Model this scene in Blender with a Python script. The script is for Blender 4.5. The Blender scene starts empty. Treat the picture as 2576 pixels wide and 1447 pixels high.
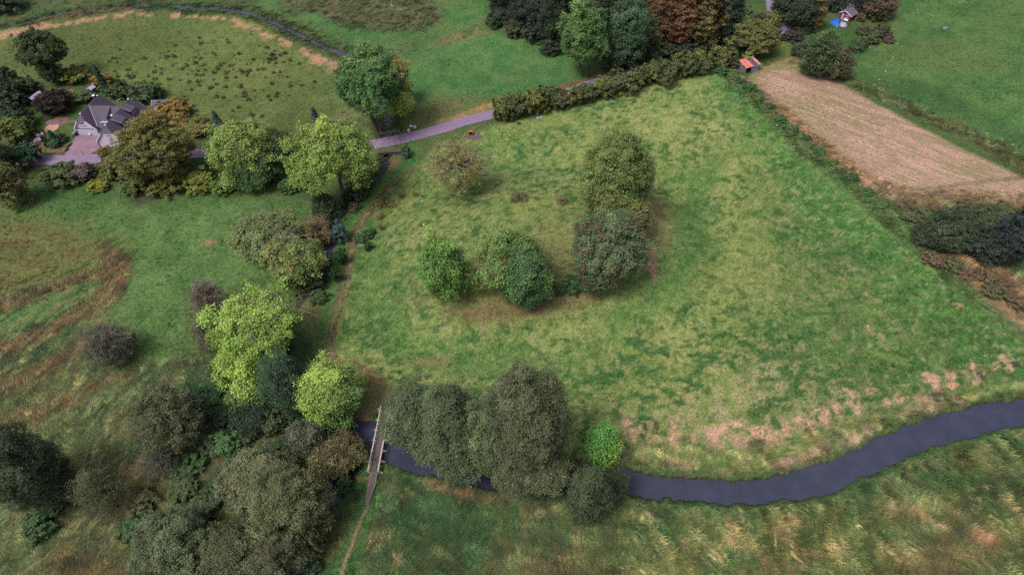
import bpy, math, random
import numpy as np
from mathutils import Vector
random.seed(7); RNG = np.random.default_rng(11)
sc = bpy.context.scene; COL = sc.collection
# ------------------------------------------------------------------ camera
CAM_H = 110.0; PITCH = math.radians(48); ROLL = math.radians(-3.5); FPX = 682.0
fwd = np.array([0, math.cos(PITCH), -math.sin(PITCH)]); rt0 = np.array([1.0, 0, 0]); up0 = np.cross(rt0, fwd)
cr = rt0*math.cos(ROLL)+up0*math.sin(ROLL); cu = -rt0*math.sin(ROLL)+up0*math.cos(ROLL)
cam = bpy.data.objects.new('camera', bpy.data.cameras.new('camera')); COL.objects.link(cam)
from mathutils import Matrix
cam.matrix_world = Matrix([[cr[0], cu[0], -fwd[0], 0], [cr[1], cu[1], -fwd[1], 0], [cr[2], cu[2], -fwd[2], CAM_H], [0, 0, 0, 1]])
cam.data.sensor_width = 36; cam.data.lens = 36*FPX/1024; cam.data.clip_end = 6000; cam.data.clip_start = 1
sc.camera = cam
# ------------------------------------------------------------------ light
SUN_EL = math.radians(60); SUN_AZ = math.radians(-128)       # azimuth from +Y towards +X
world = bpy.data.worlds.new('World'); sc.world = world; world.use_nodes = True
wn = world.node_tree; wn.nodes.clear()
sky = wn.nodes.new('ShaderNodeTexSky'); sky.sky_type = 'NISHITA'; sky.sun_disc = False
sky.sun_elevation = SUN_EL; sky.sun_rotation = SUN_AZ; sky.dust_density = 4.0; sky.air_density = 1.0; sky.ozone_density = 1.5
bg = wn.nodes.new('ShaderNodeBackground'); bg.inputs[1].default_value = 0.115
wo = wn.nodes.new('ShaderNodeOutputWorld')
hs_ = wn.nodes.new('ShaderNodeHueSaturation'); hs_.inputs['Saturation'].default_value = .55      # thin overcast
wn.links.new(sky.outputs[0], hs_.inputs['Color']); wn.links.new(hs_.outputs[0], bg.inputs[0]); wn.links.new(bg.outputs[0], wo.inputs[0])
sun = bpy.data.objects.new('sun', bpy.data.lights.new('sun', 'SUN')); COL.objects.link(sun)
sun.data.energy = 2.1; sun.data.angle = math.radians(20); sun.data.color = (1.0, 0.95, 0.88)
sd = Vector((math.sin(SUN_AZ)*math.cos(SUN_EL), math.cos(SUN_AZ)*math.cos(SUN_EL), math.sin(SUN_EL)))
sun.rotation_euler = sd.to_track_quat('Z', 'Y').to_euler()
sc.view_settings.view_transform = 'Standard'; sc.view_settings.look = 'None'
sc.view_settings.exposure = 0.95; sc.view_settings.gamma = 1.0
sc.render.engine = 'CYCLES'; sc.cycles.max_bounces = 5; sc.cycles.diffuse_bounces = 3; sc.cycles.glossy_bounces = 2
sc.cycles.transmission_bounces = 2; sc.cycles.transparent_max_bounces = 4; sc.cycles.use_denoising = False
# ------------------------------------------------------------------ colour and projection helpers
GAIN = 0.62
def S(r, g, b, k=1.0):
    c = np.array([r, g, b], float)/255.0
    l = np.where(c <= .04045, c/12.92, ((c+.055)/1.055)**2.4)
    return l*GAIN*k
def S4(r, g, b, k=1.0): return tuple(S(r, g, b, k))+(1.0,)
def ray(x, y):                      # pixel of the 2576 x 1447 view of the photograph -> direction
    return fwd*FPX+cr*(x*1024/2576-512)-cu*(y*1024/2576-288)
def Wz(x, y, z=0.0):
    d = ray(x, y); t = (z-CAM_H)/d[2]; return d*t+np.array([0, 0, CAM_H])
MND = Wz(1350, 640)[:2]
def sstep(t): t = np.clip(t, 0, 1); return t*t*(3-2*t)
def h0(x, y):
    x = np.asarray(x, float); y = np.asarray(y, float)
    r = np.hypot((x-MND[0])/30.0, (y-MND[1])/24.0)
    h = 5.2*np.exp(-r**3.2)-.9*np.exp(-((r-1.35)/.16)**2)
    # the pasture falls away toward the right-hand ditch
    return h+0.25*np.sin(x*.045+1)*np.sin(y*.05)
def G(x, y, dz=0.0):                # pixel -> point on the terrain
    z = dz
    for _ in range(8):
        p = Wz(x, y, z); z = float(h0(p[0], p[1]))+dz
    return np.array([p[0], p[1], z])
def Gs(pts, dz=0.0): return np.array([G(a, b, dz) for a, b in pts])
def mpp(p):                         # metres per pixel of the 2576 view at p
    return float((np.asarray(p)-[0, 0, CAM_H])@fwd)/FPX*1024/2576
# crops read off the photograph, mapped to the 2576 view
def cr_(ox, oy, k):
    return lambda x, y: ((ox+x/k)*.64529, (oy+y/k)*.64529)
c00 = cr_(0, 0, 1.929); c10 = cr_(1000, 0, 1.929); c20 = cr_(2000, 0, 1.929); c30 = cr_(2992, 0, 1.929)
c01 = cr_(0, 740, 1.929); c11 = cr_(1000, 740, 1.929); c21 = cr_(2000, 740, 1.929); c31 = cr_(2992, 740, 1.929)
c02 = cr_(0, 1492, 1.929); c12 = cr_(1000, 1492, 1.929); c22 = cr_(2000, 1492, 1.929); c32 = cr_(2992, 1492, 1.929)
cG = cr_(60, 300, 5.36); cH = cr_(240, 350, 5.36); cB = cr_(1340, 1600, 3.617); cS = cr_(2820, 200, 12.88); cC = cr_(3200, 20, 12.88)
cR = cr_(1440, 460, 7.236); cT = cr_(1800, 420, 6.44)
# ------------------------------------------------------------------ noise, distance fields
def _hash(ix, iy, s):
    n = (ix.astype(np.int64)*374761393+iy.astype(np.int64)*668265263+s*974634777) & 0x7fffffff
    n = ((n ^ (n >> 13))*1274126177) & 0x7fffffff
    return ((n ^ (n >> 16)) & 0xffffff)/float(0xffffff)
def vn(x, y, sc_, s=0):             # value noise, 0..1, sc_ = size of a cell in metres
    x = x/sc_; y = y/sc_; ix = np.floor(x); iy = np.floor(y); fx = sstep(x-ix); fy = sstep(y-iy)
    a = _hash(ix, iy, s); b = _hash(ix+1, iy, s); c = _hash(ix, iy+1, s); d = _hash(ix+1, iy+1, s)
    return (a*(1-fx)+b*fx)*(1-fy)+(c*(1-fx)+d*fx)*fy
def fbm(x, y, sc_, s=0, o=4):
    t = 0; w = .5; n = 0
    for i in range(o):
        t = t+w*vn(x+17.3*i, y-9.1*i, sc_/2**i, s+i*13); n += w; w *= .55
    return t/n
def seg_dist(x, y, pts, closed=False):
    d = np.full(x.shape, 1e9); tt = np.zeros(x.shape); n = len(pts); m = n if closed else n-1
    for i in range(m):
        a = pts[i][:2]; b = pts[(i+1) % n][:2]; e = b-a; L = max(e@e, 1e-9)
        t = np.clip(((x-a[0])*e[0]+(y-a[1])*e[1])/L, 0, 1)
        q = np.hypot(x-a[0]-t*e[0], y-a[1]-t*e[1]); k = q < d; d = np.where(k, q, d); tt = np.where(k, i+t, tt)
    return d, tt
def poly_sd(x, y, pts):             # signed distance, negative inside
    d, _ = seg_dist(x, y, pts, True); ins = np.zeros(x.shape, bool); n = len(pts)
    for i in range(n):
        a = pts[i]; b = pts[(i+1) % n]
        c = ((a[1] > y) != (b[1] > y)); xx = (b[0]-a[0])*(y-a[1])/((b[1]-a[1]) if abs(b[1]-a[1]) > 1e-9 else 1e-9)+a[0]
        ins ^= c & (x < xx)
    return np.where(ins, -d, d)
def smooth_line(P, n):              # Catmull-Rom through rows of P
    P = np.asarray(P, float); Q = np.vstack([2*P[0]-P[1], P, 2*P[-1]-P[-2]]); out = []
    for i in range(1, len(Q)-2):
        for k in range(n):
            t = k/n; a, b, c, d = Q[i-1], Q[i], Q[i+1], Q[i+2]
            out.append(.5*((2*b)+(-a+c)*t+(2*a-5*b+4*c-d)*t*t+(-a+3*b-3*c+d)*t**3))
    out.append(Q[-2]); return np.array(out)
# ------------------------------------------------------------------ object helpers
def tag(o, label=None, cat=None, group=None, kind=None):
    if label: o['label'] = label
    if cat: o['category'] = cat
    if group: o['group'] = group
    if kind: o['kind'] = kind
    return o
def empty(name, loc, label, cat, group=None, rz=0.0):
    o = bpy.data.objects.new(name, None); o.empty_display_size = .3; COL.objects.link(o)
    o.location = [float(v) for v in loc]; o.rotation_euler = (0, 0, rz); return tag(o, label, cat, group)
def link(name, me, mat=None, parent=None, loc=None):
    o = bpy.data.objects.new(name, me); COL.objects.link(o)
    if mat is not None and not me.materials: me.materials.append(mat)
    if parent is not None: o.parent = parent
    if loc is not None: o.location = [float(v) for v in loc]
    return o
def mesh_np(name, V, Fc, cols=None, smooth=False):
    me = bpy.data.meshes.new(name); V = np.asarray(V, np.float32); Fc = np.asarray(Fc, np.int32); k = Fc.shape[1]
    me.vertices.add(len(V)); me.vertices.foreach_set('co', V.ravel())
    me.loops.add(Fc.size); me.loops.foreach_set('vertex_index', Fc.ravel())
    me.polygons.add(len(Fc)); me.polygons.foreach_set('loop_start', np.arange(0, Fc.size, k, dtype=np.int32))
    try: me.polygons.foreach_set('loop_total', np.full(len(Fc), k, np.int32))
    except Exception: pass
    me.update(calc_edges=True)
    if cols is not None:
        a = me.attributes.new('Col', 'FLOAT_COLOR', 'POINT')
        c = np.ones((len(V), 4), np.float32); c[:, :3] = cols; a.data.foreach_set('color', c.ravel())
    if smooth: me.polygons.foreach_set('use_smooth', np.ones(len(Fc), bool))
    return me
class MB:                           # collects boxes, bars, polygons into one mesh
    def __init__(s): s.v = []; s.f = []
    def poly(s, pts):
        b = len(s.v); s.v += [tuple(map(float, p)) for p in pts]; s.f.append(tuple(range(b, b+len(pts)))); return s
    def hexa(s, p):                 # 8 corners: bottom 4 ccw, top 4 ccw
        b = len(s.v); s.v += [tuple(map(float, q)) for q in p]
        s.f += [tuple(b+i for i in f) for f in ((3, 2, 1, 0), (4, 5, 6, 7), (0, 1, 5, 4), (1, 2, 6, 5), (2, 3, 7, 6), (3, 0, 4, 7))]; return s
    def box(s, x0, x1, y0, y1, z0, z1):
        return s.hexa([(x0, y0, z0), (x1, y0, z0), (x1, y1, z0), (x0, y1, z0), (x0, y0, z1), (x1, y0, z1), (x1, y1, z1), (x0, y1, z1)])
    def slab(s, pts, t, n=None):    # polygon extruded by -t along its normal
        P = [np.array(p, float) for p in pts]
        if n is None: n = np.cross(P[1]-P[0], P[2]-P[0]); n = n/np.linalg.norm(n)
        Q = [p-np.array(n)*t for p in P]; k = len(P); b = len(s.v)
        s.v += [tuple(p) for p in P]+[tuple(p) for p in Q]
        s.f.append(tuple(range(b, b+k))); s.f.append(tuple(b+k+i for i in reversed(range(k))))
        for i in range(k): s.f.append((b+i, b+k+i, b+k+(i+1) % k, b+(i+1) % k))
        return s
    def bar(s, a, b_, w, h=None, up=(0, 0, 1)):
        a = np.array(a, float); b_ = np.array(b_, float); h = h or w; d = b_-a; d = d/np.linalg.norm(d); u = np.array(up, float)
        if abs(d@u) > .95: u = np.array([1.0, 0, 0])
        r = np.cross(d, u); r /= np.linalg.norm(r); u = np.cross(r, d); r = r*w/2; u = u*h/2
        return s.hexa([a-r-u, a+r-u, b_+r-u, b_-r-u, a-r+u, a+r+u, b_+r+u, b_-r+u])
    def tube(s, pts, rad, n=6):
        pts = [np.array(p, float) for p in pts]; b = len(s.v); rad = rad if hasattr(rad, '__len__') else [rad]*len(pts)
        for i, p in enumerate(pts):
            d = pts[min(i+1, len(pts)-1)]-pts[max(i-1, 0)]; d = d/max(np.linalg.norm(d), 1e-9)
            u = np.array([0, 0, 1.0]) if abs(d[2]) < .9 else np.array([1.0, 0, 0])
            r = np.cross(d, u); r /= np.linalg.norm(r); u = np.cross(r, d)
            for k in range(n):
                a = 2*math.pi*k/n; s.v.append(tuple(p+(r*math.cos(a)+u*math.sin(a))*rad[i]))
        for i in range(len(pts)-1):
            for k in range(n):
                s.f.append((b+i*n+k, b+i*n+(k+1) % n, b+(i+1)*n+(k+1) % n, b+(i+1)*n+k))
        s.f.append(tuple(b+k for k in reversed(range(n)))); s.f.append(tuple(b+(len(pts)-1)*n+k for k in range(n))); return s
    def blob(s, c, r, seed=0, nu=10, nv=6, amp=.15, flat=None):
        rg = random.Random(seed); b = len(s.v); c = np.array(c, float); r = np.array(r if hasattr(r, '__len__') else (r,)*3, float)
        for j in range(nv+1):
            th = math.pi*j/nv
            for i in range(nu):
                ph = 2*math.pi*i/nu; k = 1+rg.uniform(-amp, amp)
                z = math.cos(th)*k
                if flat is not None: z = max(z, flat)
                s.v.append(tuple(c+r*np.array([math.sin(th)*math.cos(ph)*k, math.sin(th)*math.sin(ph)*k, z])))
        for j in range(nv):
            for i in range(nu): s.f.append((b+j*nu+i, b+(j+1)*nu+i, b+(j+1)*nu+(i+1) % nu, b+j*nu+(i+1) % nu))
        return s
    def mesh(s, name, smooth=False):
        me = bpy.data.meshes.new(name); me.from_pydata(s.v, [], s.f); me.validate(); me.update()
        if smooth: me.polygons.foreach_set('use_smooth', np.ones(len(me.polygons), bool))
        return me
    def build(s, name, mat, parent=None, loc=None, smooth=False, bevel=0.0):
        o = link(name, s.mesh(name, smooth), mat, parent, loc)
        if bevel:
            m = o.modifiers.new('bevel', 'BEVEL'); m.width = bevel; m.segments = 1; m.limit_method = 'ANGLE'
        return o
# ------------------------------------------------------------------ materials
def new_mat(name):
    m = bpy.data.materials.new(name); m.use_nodes = True; t = m.node_tree; t.nodes.clear()
    out = t.nodes.new('ShaderNodeOutputMaterial'); b = t.nodes.new('ShaderNodeBsdfPrincipled'); t.links.new(b.outputs[0], out.inputs[0]); return m, t, b
def N(t, ty, **k):
    n = t.nodes.new(ty)
    for a, v in k.items(): setattr(n, a, v)
    return n
def noise(t, vec, scale, detail=3, rough=.6):
    n = N(t, 'ShaderNodeTexNoise'); n.inputs['Scale'].default_value = scale; n.inputs['Detail'].default_value = detail; n.inputs['Roughness'].default_value = rough
    if vec is not None: t.links.new(vec, n.inputs['Vector'])
    return n.outputs['Fac']
def maprange(t, src, a, b, c, d):
    n = N(t, 'ShaderNodeMapRange'); n.inputs[1].default_value = a; n.inputs[2].default_value = b; n.inputs[3].default_value = c; n.inputs[4].default_value = d
    t.links.new(src, n.inputs[0]); return n.outputs[0]
def mathn(t, op, a, b):
    n = N(t, 'ShaderNodeMath', operation=op)
    for i, v in enumerate((a, b)):
        if isinstance(v, (int, float)): n.inputs[i].default_value = v
        else: t.links.new(v, n.inputs[i])
    return n.outputs[0]
def vscale(t, col, fac):
    n = N(t, 'ShaderNodeVectorMath', operation='SCALE'); t.links.new(col, n.inputs[0])
    if isinstance(fac, (int, float)): n.inputs['Scale'].default_value = fac
    else: t.links.new(fac, n.inputs['Scale'])
    return n.outputs[0]
def mixc(t, f, a, b, bt='MIX'):
    n = N(t, 'ShaderNodeMix', data_type='RGBA', blend_type=bt)
    for i, v in ((0, f), (6, a), (7, b)):
        if isinstance(v, (int, float)): n.inputs[i].default_value = v
        elif isinstance(v, (tuple, list)): n.inputs[i].default_value = v
        else: t.links.new(v, n.inputs[i])
    return n.outputs[2]
def plain(name, rgb, rough=.8, var=.25, scale=3.0, rgb2=None, metal=0.0, bump=0.0, stretch=None, spec=.3):
    m, t, b = new_mat(name); tc = N(t, 'ShaderNodeTexCoord'); v = tc.outputs['Object']
    if stretch:
        mp = N(t, 'ShaderNodeMapping'); mp.inputs['Scale'].default_value = stretch; t.links.new(v, mp.inputs[0]); v = mp.outputs[0]
    f = noise(t, v, scale, 4); c1 = tuple(rgb)[:3]+(1,); c2 = tuple(rgb2)[:3]+(1,) if rgb2 is not None else c1
    c = mixc(t, maprange(t, f, .35, .65, 0, 1), c1, c2); g = noise(t, v, scale*4.3, 3)
    c = vscale(t, c, maprange(t, g, .25, .75, 1-var, 1+var)); t.links.new(c, b.inputs['Base Color'])
    b.inputs['Roughness'].default_value = rough; b.inputs['Metallic'].default_value = metal; b.inputs['Specular IOR Level'].default_value = spec
    if bump:
        bp = N(t, 'ShaderNodeBump'); bp.inputs['Strength'].default_value = bump; bp.inputs['Distance'].default_value = .05; t.links.new(g, bp.inputs['Height']); t.links.new(bp.outputs[0], b.inputs['Normal'])
    return m
_a = G(1930, 230)[:2]; _b = G(2480, 440)[:2]; MOW_ANGLE = math.atan2(_b[1]-_a[1], _b[0]-_a[0])
# ground: regional colour comes from the vertices, relief and grain from noise
mg, t, b = new_mat('ground_turf')
tc = N(t, 'ShaderNodeTexCoord'); ob = tc.outputs['Object']; at = N(t, 'ShaderNodeAttribute', attribute_name='Col')
f1 = noise(t, ob, 2.2, 5, .72); f2 = noise(t, ob, 7.0, 3, .7); f3 = noise(t, ob, .45, 3, .6)
k = mathn(t, 'MULTIPLY', maprange(t, f1, .3, .7, .5, 1.5), maprange(t, f2, .3, .7, .66, 1.34))
def lay(ang, sx, sy, scl, det=3):
    mp = N(t, 'ShaderNodeMapping', vector_type='TEXTURE'); mp.inputs['Rotation'].default_value = (0, 0, ang); mp.inputs['Scale'].default_value = (sx, sy, 1)
    t.links.new(ob, mp.inputs[0]); return noise(t, mp.outputs[0], scl, det, .65)
am = N(t, 'ShaderNodeAttribute', attribute_name='mow').outputs['Fac']; al = N(t, 'ShaderNodeAttribute', attribute_name='laid').outputs['Fac']; aw = N(t, 'ShaderNodeAttribute', attribute_name='west').outputs['Fac']
s1_ = lay(-.85, 2.6, .36, 1.0, 4); s2_ = lay(1.15, 2.6, .36, 1.0, 4); mx_ = N(t, 'ShaderNodeMix'); t.links.new(aw, mx_.inputs[0]); t.links.new(s1_, mx_.inputs[2]); t.links.new(s2_, mx_.inputs[3]); sl_ = mx_.outputs[0]
c = vscale(t, at.outputs['Color'], k)
c = mixc(t, al, c, vscale(t, c, maprange(t, sl_, .32, .68, .35, 1.9)))
c = mixc(t, mathn(t, 'MULTIPLY', al, maprange(t, sl_, .56, .66, 0, .55)), c, mixc(t, 1.0, c, (1.7, 1.35, 1.1, 1), 'MULTIPLY'))
fd = noise(t, ob, 1.15, 3, .62); fe_ = noise(t, ob, .16, 2, .5)
tm = mathn(t, 'MULTIPLY', mathn(t, 'MULTIPLY', maprange(t, fd, .54, .62, 0, .55), maprange(t, fe_, .40, .58, .15, 1)), mathn(t, 'SUBTRACT', 1.0, al))
c = mixc(t, tm, c, mixc(t, 1.0, c, (.50, .78, .55, 1), 'MULTIPLY'))
c = mixc(t, mathn(t, 'MULTIPLY', maprange(t, fd, .44, .36, 0, .35), mathn(t, 'SUBTRACT', 1.0, al)), c, mixc(t, 1.0, c, (1.4, 1.2, 1.15, 1), 'MULTIPLY'))
MOW_ANG = MOW_ANGLE
r1 = lay(MOW_ANG, 22, .62, 1.0, 3); r2 = lay(MOW_ANG, 12, .28, 1.0, 3); r3 = lay(MOW_ANG, 14, 1.6, 1.0, 2)
hay = vscale(t, c, maprange(t, r1, .35, .65, .80, 1.18)); hay = mixc(t, maprange(t, r2, .57, .63, 0, .6), hay, S4(84, 112, 62)); hay = mixc(t, mathn(t, 'MULTIPLY', maprange(t, r3, .45, .58, 0, .8), maprange(t, noise(t, ob, .05, 3), .4, .6, .2, 1)), hay, S4(120, 122, 82)); hay = mixc(t, maprange(t, r2, .40, .34, 0, .5), hay, S4(120, 90, 84))
c = mixc(t, am, c, hay)
c = mixc(t, maprange(t, f2, .45, .75, 0, .45), c, mixc(t, 1.0, c, (1.45, 1.12, .75, 1), 'MULTIPLY'))
c = mixc(t, maprange(t, f3, .45, .7, 0, .4), c, mixc(t, 1.0, c, (.72, .95, .8, 1), 'MULTIPLY'))
t.links.new(c, b.inputs['Base Color']); b.inputs['Roughness'].default_value = 1; b.inputs['Specular IOR Level'].default_value = .1
bp = N(t, 'ShaderNodeBump'); bp.inputs['Strength'].default_value = .7; bp.inputs['Distance'].default_value = .25
t.links.new(f1, bp.inputs['Height']); t.links.new(bp.outputs[0], b.inputs['Normal'])
# leaves and blades: colour per leaf, times the object's own colour
def leaf_material(name, attr_type='GEOMETRY'):
    m, t, b = new_mat(name); at = N(t, 'ShaderNodeAttribute', attribute_name='Col'); oi = N(t, 'ShaderNodeObjectInfo')
    if attr_type == 'INSTANCER':
        a2 = N(t, 'ShaderNodeAttribute', attribute_name='gcol', attribute_type='INSTANCER'); c = mixc(t, 1.0, at.outputs['Color'], a2.outputs['Color'], 'MULTIPLY')
    else:
        c = mixc(t, 1.0, at.outputs['Color'], oi.outputs['Color'], 'MULTIPLY')
    t.links.new(c, b.inputs['Base Color']); b.inputs['Roughness'].default_value = .65; b.inputs['Specular IOR Level'].default_value = .25
    tr = N(t, 'ShaderNodeBsdfTranslucent'); t.links.new(c, tr.inputs[0]); mx = N(t, 'ShaderNodeMixShader'); mx.inputs[0].default_value = .3
    out = [n for n in t.nodes if n.type == 'OUTPUT_MATERIAL'][0]
    t.links.new(b.outputs[0], mx.inputs[1]); t.links.new(tr.outputs[0], mx.inputs[2]); t.links.new(mx.outputs[0], out.inputs[0]); return m
M_leaf = leaf_material('leaves'); M_blade = leaf_material('grass_blades', 'INSTANCER')
M_bark = plain('bark', S(92, 84, 76, 1.3), .95, .35, 4, S(70, 66, 54, 1.2))
M_twig = plain('twigs', S(112, 102, 92, 1.3), .95, .3, 4)
# water
mw, t, b = new_mat('river_water'); tc = N(t, 'ShaderNodeTexCoord'); f = noise(t, tc.outputs['Object'], .35, 2)
t.links.new(mixc(t, maprange(t, f, .3, .7, 0, 1), S4(64, 67, 86, .72), S4(72, 75, 95, .75)), b.inputs['Base Color'])
b.inputs['Roughness'].default_value = .12; b.inputs['IOR'].default_value = 1.33
f = noise(t, tc.outputs['Object'], 3.5, 3); bp = N(t, 'ShaderNodeBump'); bp.inputs['Strength'].default_value = .12; bp.inputs['Distance'].default_value = .05
t.links.new(f, bp.inputs['Height']); t.links.new(bp.outputs[0], b.inputs['Normal']); M_water = mw
# ------------------------------------------------------------------ watercourses
ZR = -.65
river_px = [((3000, 980), (3000, 1020)), ((2700, 997), (2700, 1047)), ((2576, 1011), (2576, 1065)), ((2450, 1031), (2450, 1093)), ((2370, 1051), (2370, 1114)), ((2300, 1072), (2300, 1134)),
            ((2232, 1101), (2232, 1168)), ((2165, 1133), (2160, 1201)), ((2098, 1164), (2098, 1230)), ((2031, 1188), (2031, 1250)), ((1960, 1206), (1960, 1259)),
            ((1876, 1216), (1876, 1266)), ((1809, 1216), (1809, 1268)), ((1742, 1210), (1742, 1261)), ((1658, 1209), (1658, 1254)), ((1605, 1193), (1600, 1246)), ((1555, 1187), (1555, 1240)),
            ((1480, 1198), (1480, 1236)), ((1400, 1206), (1400, 1238)), ((1290, 1203), (1290, 1235)), ((1190, 1184), (1190, 1220)), ((1100, 1160), (1095, 1196)),
            ((1030, 1100), (1025, 1183)), ((985, 1078), (975, 1160)), ((930, 1064), (925, 1145)), ((872, 1075), (905, 1160)), ((840, 1150), (885, 1192)),
            ((805, 1220), (852, 1248)), ((775, 1290), (815, 1310)), ((745, 1370), (785, 1385)), ((720, 1460), (760, 1470)), ((690, 1580), (735, 1590))]
RA = smooth_line(np.array([Wz(*a, ZR)[:2] for a, b_ in river_px]), 5); RB = smooth_line(np.array([Wz(*b_, ZR)[:2] for a, b_ in river_px]), 5)
RIV = np.vstack([RA, RB[::-1]])
str_px = [(971, 398), (967, 418), (946, 445), (918, 470), (888, 505), (866, 524), (849, 545), (838, 570), (832, 603), (826, 640), (819, 680), (798, 715), (765, 748), (735, 790), (712, 850), (712, 930), (738, 1000), (790, 1055), (860, 1108)]
far_px = [(974, 337), (972, 305), (962, 265), (925, 195), (859, 136), (812, 117), (756, 90), (702, 63.5), (645, 38.5), (568, 23), (485, 20), (401, 14), (334, 14), (268, 23), (184, 33), (134, 39), (80, 52), (20, 66), (-80, 80), (-250, 120)]
STR = smooth_line(np.array([Wz(*a, -.7)[:2] for a in str_px]), 4); FAR = smooth_line(np.array([Wz(*a, -.4)[:2] for a in far_px]), 4)
STR_W = .85; FAR_W = 1.0
def carve(x, y):
    """height change and signed distance to the nearest water edge"""
    def near(fn, L, mar):
        lo = L.min(0)-mar; hi = L.max(0)+mar; k = (x > lo[0]) & (x < hi[0]) & (y > lo[1]) & (y < hi[1]); d = np.full(x.shape, 99.); tt = np.zeros(x.shape)
        if k.any():
            r = fn(x[k], y[k]); d[k] = r[0]; tt[k] = r[1]
        return d, tt
    wob = (vn(x, y, 1.6, 5)-.5)*.9+(vn(x, y, .6, 6)-.5)*.5-.35
    sd = near(lambda a, b_: (poly_sd(a, b_, RIV), 0), RIV, 12)[0]+wob
    h = np.where(sd < 0, ZR-.9*np.minimum(1, -sd), ZR*(1-sstep(sd/.9)))
    w2 = (vn(x, y, .9, 7)-.5)*.7
    d1, _ = near(lambda a, b_: seg_dist(a, b_, STR), STR, 5); s1 = d1-STR_W+w2; h1 = np.where(s1 < 0, -.7-.5*np.minimum(1, -s1), -.7*(1-sstep(s1/1.2)))
    d2, tt = near(lambda a, b_: seg_dist(a, b_, FAR), FAR, 6); wid = np.interp(tt, [0, 14, 40, 75], [.6, 1.3, .8, .45]); s2 = d2-wid+w2; h2 = np.where(s2 < 0, -.4-.5*np.minimum(1, -s2), -.4*(1-sstep(s2/.9)))
    return np.minimum(np.minimum(h, h1), h2), sd, s1, s2
def terr(x, y):
    c, a, b_, d = carve(np.atleast_1d(np.asarray(x, float)), np.atleast_1d(np.asarray(y, float)))
    return h0(np.atleast_1d(x), np.atleast_1d(y))+c
def ribbon(name, A, B, z, mat, kind='structure'):
    n = len(A); V = []; 
    for i in range(n): V += [(A[i][0], A[i][1], z), (B[i][0], B[i][1], z)]
    F_ = [(2*i, 2*i+1, 2*i+3, 2*i+2) for i in range(n-1)]
    return tag(link(name, mesh_np(name, V, F_), mat), kind=kind)
def offset(L, w):
    T = np.gradient(L, axis=0); T /= np.linalg.norm(T, axis=1)[:, None]; Nn = np.stack([-T[:, 1], T[:, 0]], 1); return L+Nn*w, L-Nn*w
cdir = (RB-RA)/np.linalg.norm(RB-RA, axis=1)[:, None]
ribbon('river_water', RA-cdir*.9, RB+cdir*.9, ZR, M_water)
a_, b_ = offset(STR, STR_W+.6); ribbon('stream_water', a_, b_, -.7, M_water)
a_, b_ = offset(FAR, 1.7); ribbon('far_stream_water', a_, b_, -.4, M_water)
# ------------------------------------------------------------------ ground colours by region
def wp(pts): return np.array([G(a, b)[:2] for a, b in pts])
def _sub(x, y, q, mar, fn):           # evaluate a mask only inside the bounds of its outline
    lo = q.min(0)-mar; hi = q.max(0)+mar; k = (x > lo[0]) & (x < hi[0]) & (y > lo[1]) & (y < hi[1]); out = np.zeros(x.shape)
    if k.any(): out[k] = fn(x[k], y[k])
    return out
def mpoly(x, y, pts, soft=1.5, wob=1.5, s=0, wsc=4.0):
    q = wp(pts)
    return _sub(x, y, q, soft+wob+.5, lambda x, y: 1-sstep((poly_sd(x, y, q)+(fbm(x, y, wsc, 31+s, 3)-.5)*2*wob+soft)/(2*soft)))
def mline(x, y, pts, w, soft=.4, wob=.3, s=0, wsc=1.2):
    q = smooth_line(wp(pts), 4); wm = max(w) if hasattr(w, '__len__') else w
    def fn(x, y):
        d, tt = seg_dist(x, y, q); ww = np.interp(tt, np.linspace(0, (len(pts)-1)*4, len(w)), w) if hasattr(w, '__len__') else w
        return 1-sstep((d+(fbm(x, y, wsc, 61+s, 2)-.5)*2*wob-ww+soft)/(2*soft))
    return _sub(x, y, q, wm+soft+wob+.3, fn)
def mell(x, y, cx, cy, rx, ry, soft=.35, wob=.35, s=0, wsc=2.5):
    c = G(cx, cy); k = mpp(c); R = rx*k; p2 = G(cx, cy+ry); Ry = max(abs(c[1]-p2[1]), .3); e = 1+soft+wob
    q = np.array([[c[0]-R*e, c[1]-Ry*e], [c[0]+R*e, c[1]+Ry*e]])
    return _sub(x, y, q, .2, lambda x, y: 1-sstep((np.hypot((x-c[0])/R, (y-c[1])/Ry)+(fbm(x, y, wsc, 91+s, 3)-.5)*2*wob-1+soft)/(2*soft)))
PASTURE = [(905, 580), (960, 505), (1010, 440), (1075, 395), (1240, 318), (1400, 272), (1560, 232), (1700, 200), (1800, 178), (1855, 225), (1960, 335), (2090, 455), (2200, 550), (2330, 665), (2450, 770), (2576, 865), (2800, 1010), (2576, 1015), (2380, 1055), (2200, 1130), (1990, 1200), (1850, 1215), (1640, 1205), (1540, 1180), (1440, 1150), (1300, 1030), (985, 980), (880, 905), (842, 870), (870, 750), (885, 650)]
HAY = [(1880, 205), (1905, 172), (1960, 160), (2020, 165), (2100, 205), (2200, 262), (2330, 330), (2460, 395), (2600, 460), (2900, 600), (2700, 520), (2576, 500), (2440, 495), (2330, 480), (2240, 465), (2180, 440), (2080, 360), (1980, 275)]
DITCH = [(1800, 178), (1850, 175), (1880, 205), (1985, 285), (2080, 365), (2180, 445), (2240, 470), (2330, 485), (2600, 505), (2900, 640), (2900, 1050), (2576, 862), (2450, 765), (2330, 660), (2200, 545), (2090, 450), (1960, 330), (1855, 225)]
RIGHT = [(1960, 155), (2050, 160), (2150, 130), (2230, 90), (2290, -60), (3400, -60), (3400, 800), (2576, 405), (2330, 290), (2170, 215), (2060, 180)]
NORTH = [(640, -80), (1250, -80), (1400, 60), (1470, 200), (1240, 255), (1000, 320), (985, 250), (900, 150), (760, 78), (640, 25)]
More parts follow.
